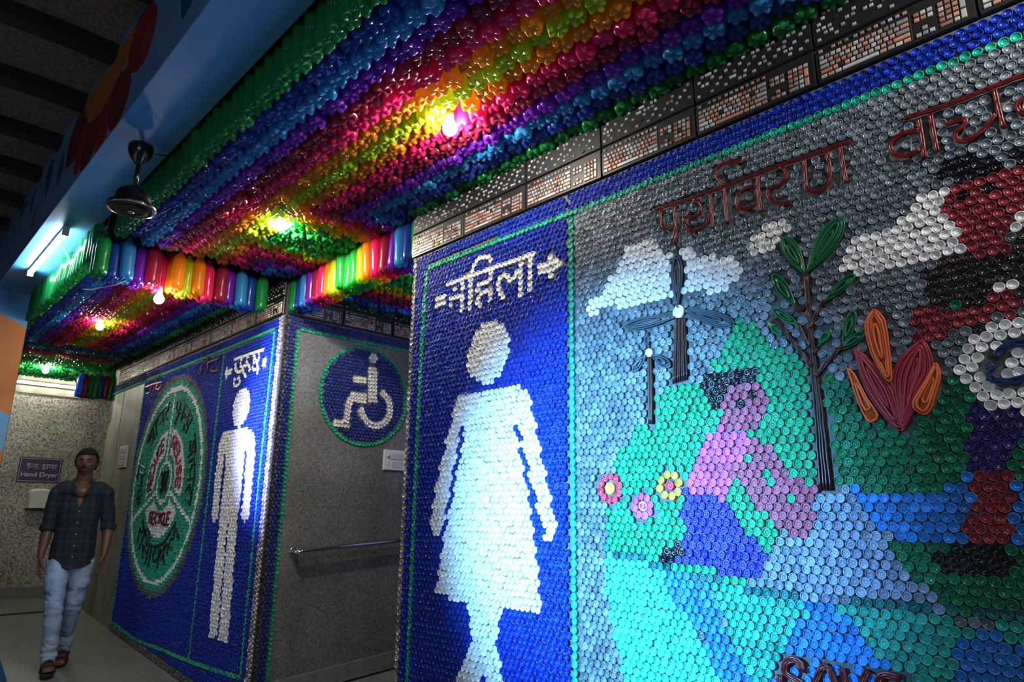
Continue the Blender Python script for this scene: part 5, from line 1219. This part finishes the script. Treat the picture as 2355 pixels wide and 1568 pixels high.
# shirt
m=mat('plaid_cloth',(.01,.02,.03),.85); N,L,b=nodes(m); tc=N.new('ShaderNodeTexCoord'); sp=N.new('ShaderNodeSeparateXYZ'); L.new(tc.outputs['Object'],sp.inputs[0])
def band(src,per,duty,ph):
    a=N.new('ShaderNodeMath'); a.operation='MULTIPLY_ADD'; a.inputs[1].default_value=1/per; a.inputs[2].default_value=ph; L.new(src,a.inputs[0])
    f_=N.new('ShaderNodeMath'); f_.operation='FRACT'; L.new(a.outputs[0],f_.inputs[0])
    g=N.new('ShaderNodeMath'); g.operation='LESS_THAN'; g.inputs[1].default_value=duty; L.new(f_.outputs[0],g.inputs[0]); return g.outputs[0]
def addn(a,b_,op='ADD'):
    q=N.new('ShaderNodeMath'); q.operation=op; L.new(a,q.inputs[0])
    if isinstance(b_,float): q.inputs[1].default_value=b_
    else: L.new(b_,q.inputs[1])
    return q.outputs[0]
t_=addn(addn(band(sp.outputs[0],.095,.26,.1),band(sp.outputs[2],.10,.24,.3)),addn(band(sp.outputs[0],.095,.06,.5),band(sp.outputs[2],.10,.06,.7)))
cr=N.new('ShaderNodeValToRGB'); e=cr.color_ramp.elements; e[0].position=0; e[0].color=(.003,.007,.016,1); e[1].position=1; e[1].color=(.022,.055,.075,1); e.new(.5).color=(.005,.018,.022,1)
L.new(addn(t_,.34,'MULTIPLY'),cr.inputs[0]); L.new(cr.outputs[0],b.inputs['Base Color'])
def grow(q,d): return q if isinstance(q,int) else (*q[:3],q[3]+d,(q[4] if len(q)>4 else q[3])+d)
tor=skin([[(0,.0,.70,.166,.128),(0,.0,.95,.160,.122),(0,.008,1.08,.150,.112),(0,.010,1.25,.158,.114),(0,.002,1.38,.140,.100),(0,-.006,1.455,.080,.074)],
 [4]+[grow(q,.014) for q in body_ch[1][1:4]]+[(.197,-.028,1.13,.056),(.201,-.020,1.09,.056)],
 [4]+[grow(q,.014) for q in body_ch[2][1:4]]+[(-.226,-.023,1.13,.056),(-.231,-.012,1.09,.056)]])
sh=fuse([tor],.0055,6)
sh=cut(sh,lambda c:(c.y>.02 and c.z>1.255 and abs(c.x-.004)<.062*(c.z-1.255)/.19) or (c.z>1.462 and abs(c.x)<.09) or c.z<.812-.045*max(0,1-(c.x/.15)**2))
from mathutils import noise as mn
def ruffle(me,fn):
    n=len(me.vertices); C=np.empty(n*3,np.float32); Nn=np.empty(n*3,np.float32); me.vertices.foreach_get('co',C); me.vertices.foreach_get('normal',Nn)
    C=C.reshape(-1,3); Nn=Nn.reshape(-1,3); k=np.array([fn(*map(float,c)) for c in C],np.float32); me.vertices.foreach_set('co',(C+Nn*k[:,None]).ravel()); me.update()
ruffle(sh,lambda x,y,z:max(mn.noise(Vector((x*6,y*6,z*9)))*.009+mn.noise(Vector((x*15,y*14,z*22)))*.004,-.004))
sho=link('shirt',sh,m,man); s_=sho.modifiers.new('s','SOLIDIFY'); s_.thickness=.004; s_.offset=-1
for s in (-1,1):
    mb=MB(); mb.prism([(s*.022,1.365),(s*.045,1.40),(s*.082,1.455),(s*.072,1.49),(s*.05,1.49),(s*.060,1.455)],lambda u,v:(u,.098-.30*(v-1.365)*.55,v),lambda u,v:(u*1.05,.110-.30*(v-1.365)*.55,v)); mb.build('collar',m,sho)
    mb=MB(); mb.lathe([(.054,-.022),(.060,-.020),(.061,.018),(.057,.028)],(.2005 if s>0 else -.2315,-.018,1.090),20); mb.build('rolled_cuff',m,sho,smooth=True)
for z in (1.22,1.13,1.04,.95,.86):
    mb=MB(); mb.lathe([(.0055,0),(.005,.003),(.0001,.0035)],(-.004,.134-.02*abs(z-1.2),z),10,axis=((1,0,0),(0,0,1),(0,1,0))); mb.build('button',mat('shirt_button',(.3,.3,.3),.3) if z==1.22 else bpy.data.materials['shirt_button'],sho)
# jeans
jm=noisy(mat('pale_blue_denim',(.2,.3,.45),.85),[(.10,.17,.32),(.26,.36,.54),(.34,.43,.58)],9,detail=8,stretch=(1,1,.5),bump=.2)
leg=skin([[(0,-.005,1.0,.134,.100),(0,-.005,.87,.142,.108)],[1,(.082,.005,.80,.092,.098),(.086,.07,.66,.083,.088),(.072,.118,.49,.068,.070),(.058,.115,.33,.063,.066),(.048,.100,.17,.053,.056),(.046,.097,.085,.056,.060)],[1,(-.082,-.01,.80,.092,.098),(-.080,-.012,.66,.083,.088),(-.065,-.022,.49,.068,.070),(-.051,-.13,.33,.063,.066),(-.047,-.20,.20,.053,.056),(-.045,-.215,.13,.056,.060)]])
jn=fuse([leg],.006,6)
ruffle(jn,lambda x,y,z:(mn.noise(Vector((x*7+z*6,y*7,z*16)))*.010+mn.noise(Vector((x*20-z*9,y*18,z*38)))*.005)*(1.5 if z<.26 else (1.2 if .42<z<.62 else .7)))
jo=link('jeans',jn,jm,man)
# sandals
SL=mat('dark_brown_sandal',(.022,.014,.010),.6)
for x,y,z,yw,pt in ((.045,.10,.0,.05,0),(-.045,-.22,.040,-.1,-.30)):
    MT=Matrix.Translation((x,y,z))@Matrix.Rotation(yw,4,'Z')@Matrix.Rotation(pt,4,'X')
    mb=MB(); out=[(.036,-.08),(.020,-.095),(-.020,-.095),(-.036,-.08),(-.036,.0),(-.046,.09),(-.044,.16),(-.020,.20),(.012,.212),(.036,.20),(.046,.15),(.042,.08),(.034,0)]
    mb.prism(out,lambda u,v:MT@Vector((u,v,-.002)),lambda u,v:MT@Vector((u,v,.020))); so=mb.build('sandal',SL,man)
    for y0,hh in ((.125,.068),(.075,.092)):
        mb=MB(); P=[MT@Vector((.047*math.cos(a),y0+.01*math.sin(a*2),.014+hh*math.sin(a)*.9)) for a in np.linspace(0,PI,9)]
        mb.tube(P,.009,6); mb.build('strap',SL,so,smooth=True)
    mb=MB(); mb.tube(smooth_line([np.array(MT@Vector(q)) for q in ((.040,.05,.02),(.042,-.03,.045),(.022,-.088,.055),(-.022,-.088,.055),(-.042,-.03,.045),(-.040,.05,.02))],.01),.007,6); mb.build('strap',SL,so,smooth=True)
# ------------------------------------------------------------------ lift everything so that the landing lies near the ground level
for o in list(S.objects):
    if o.parent is None:
        o.location.z+=ZO if o is not camo else 0
camo.location.z=ZO
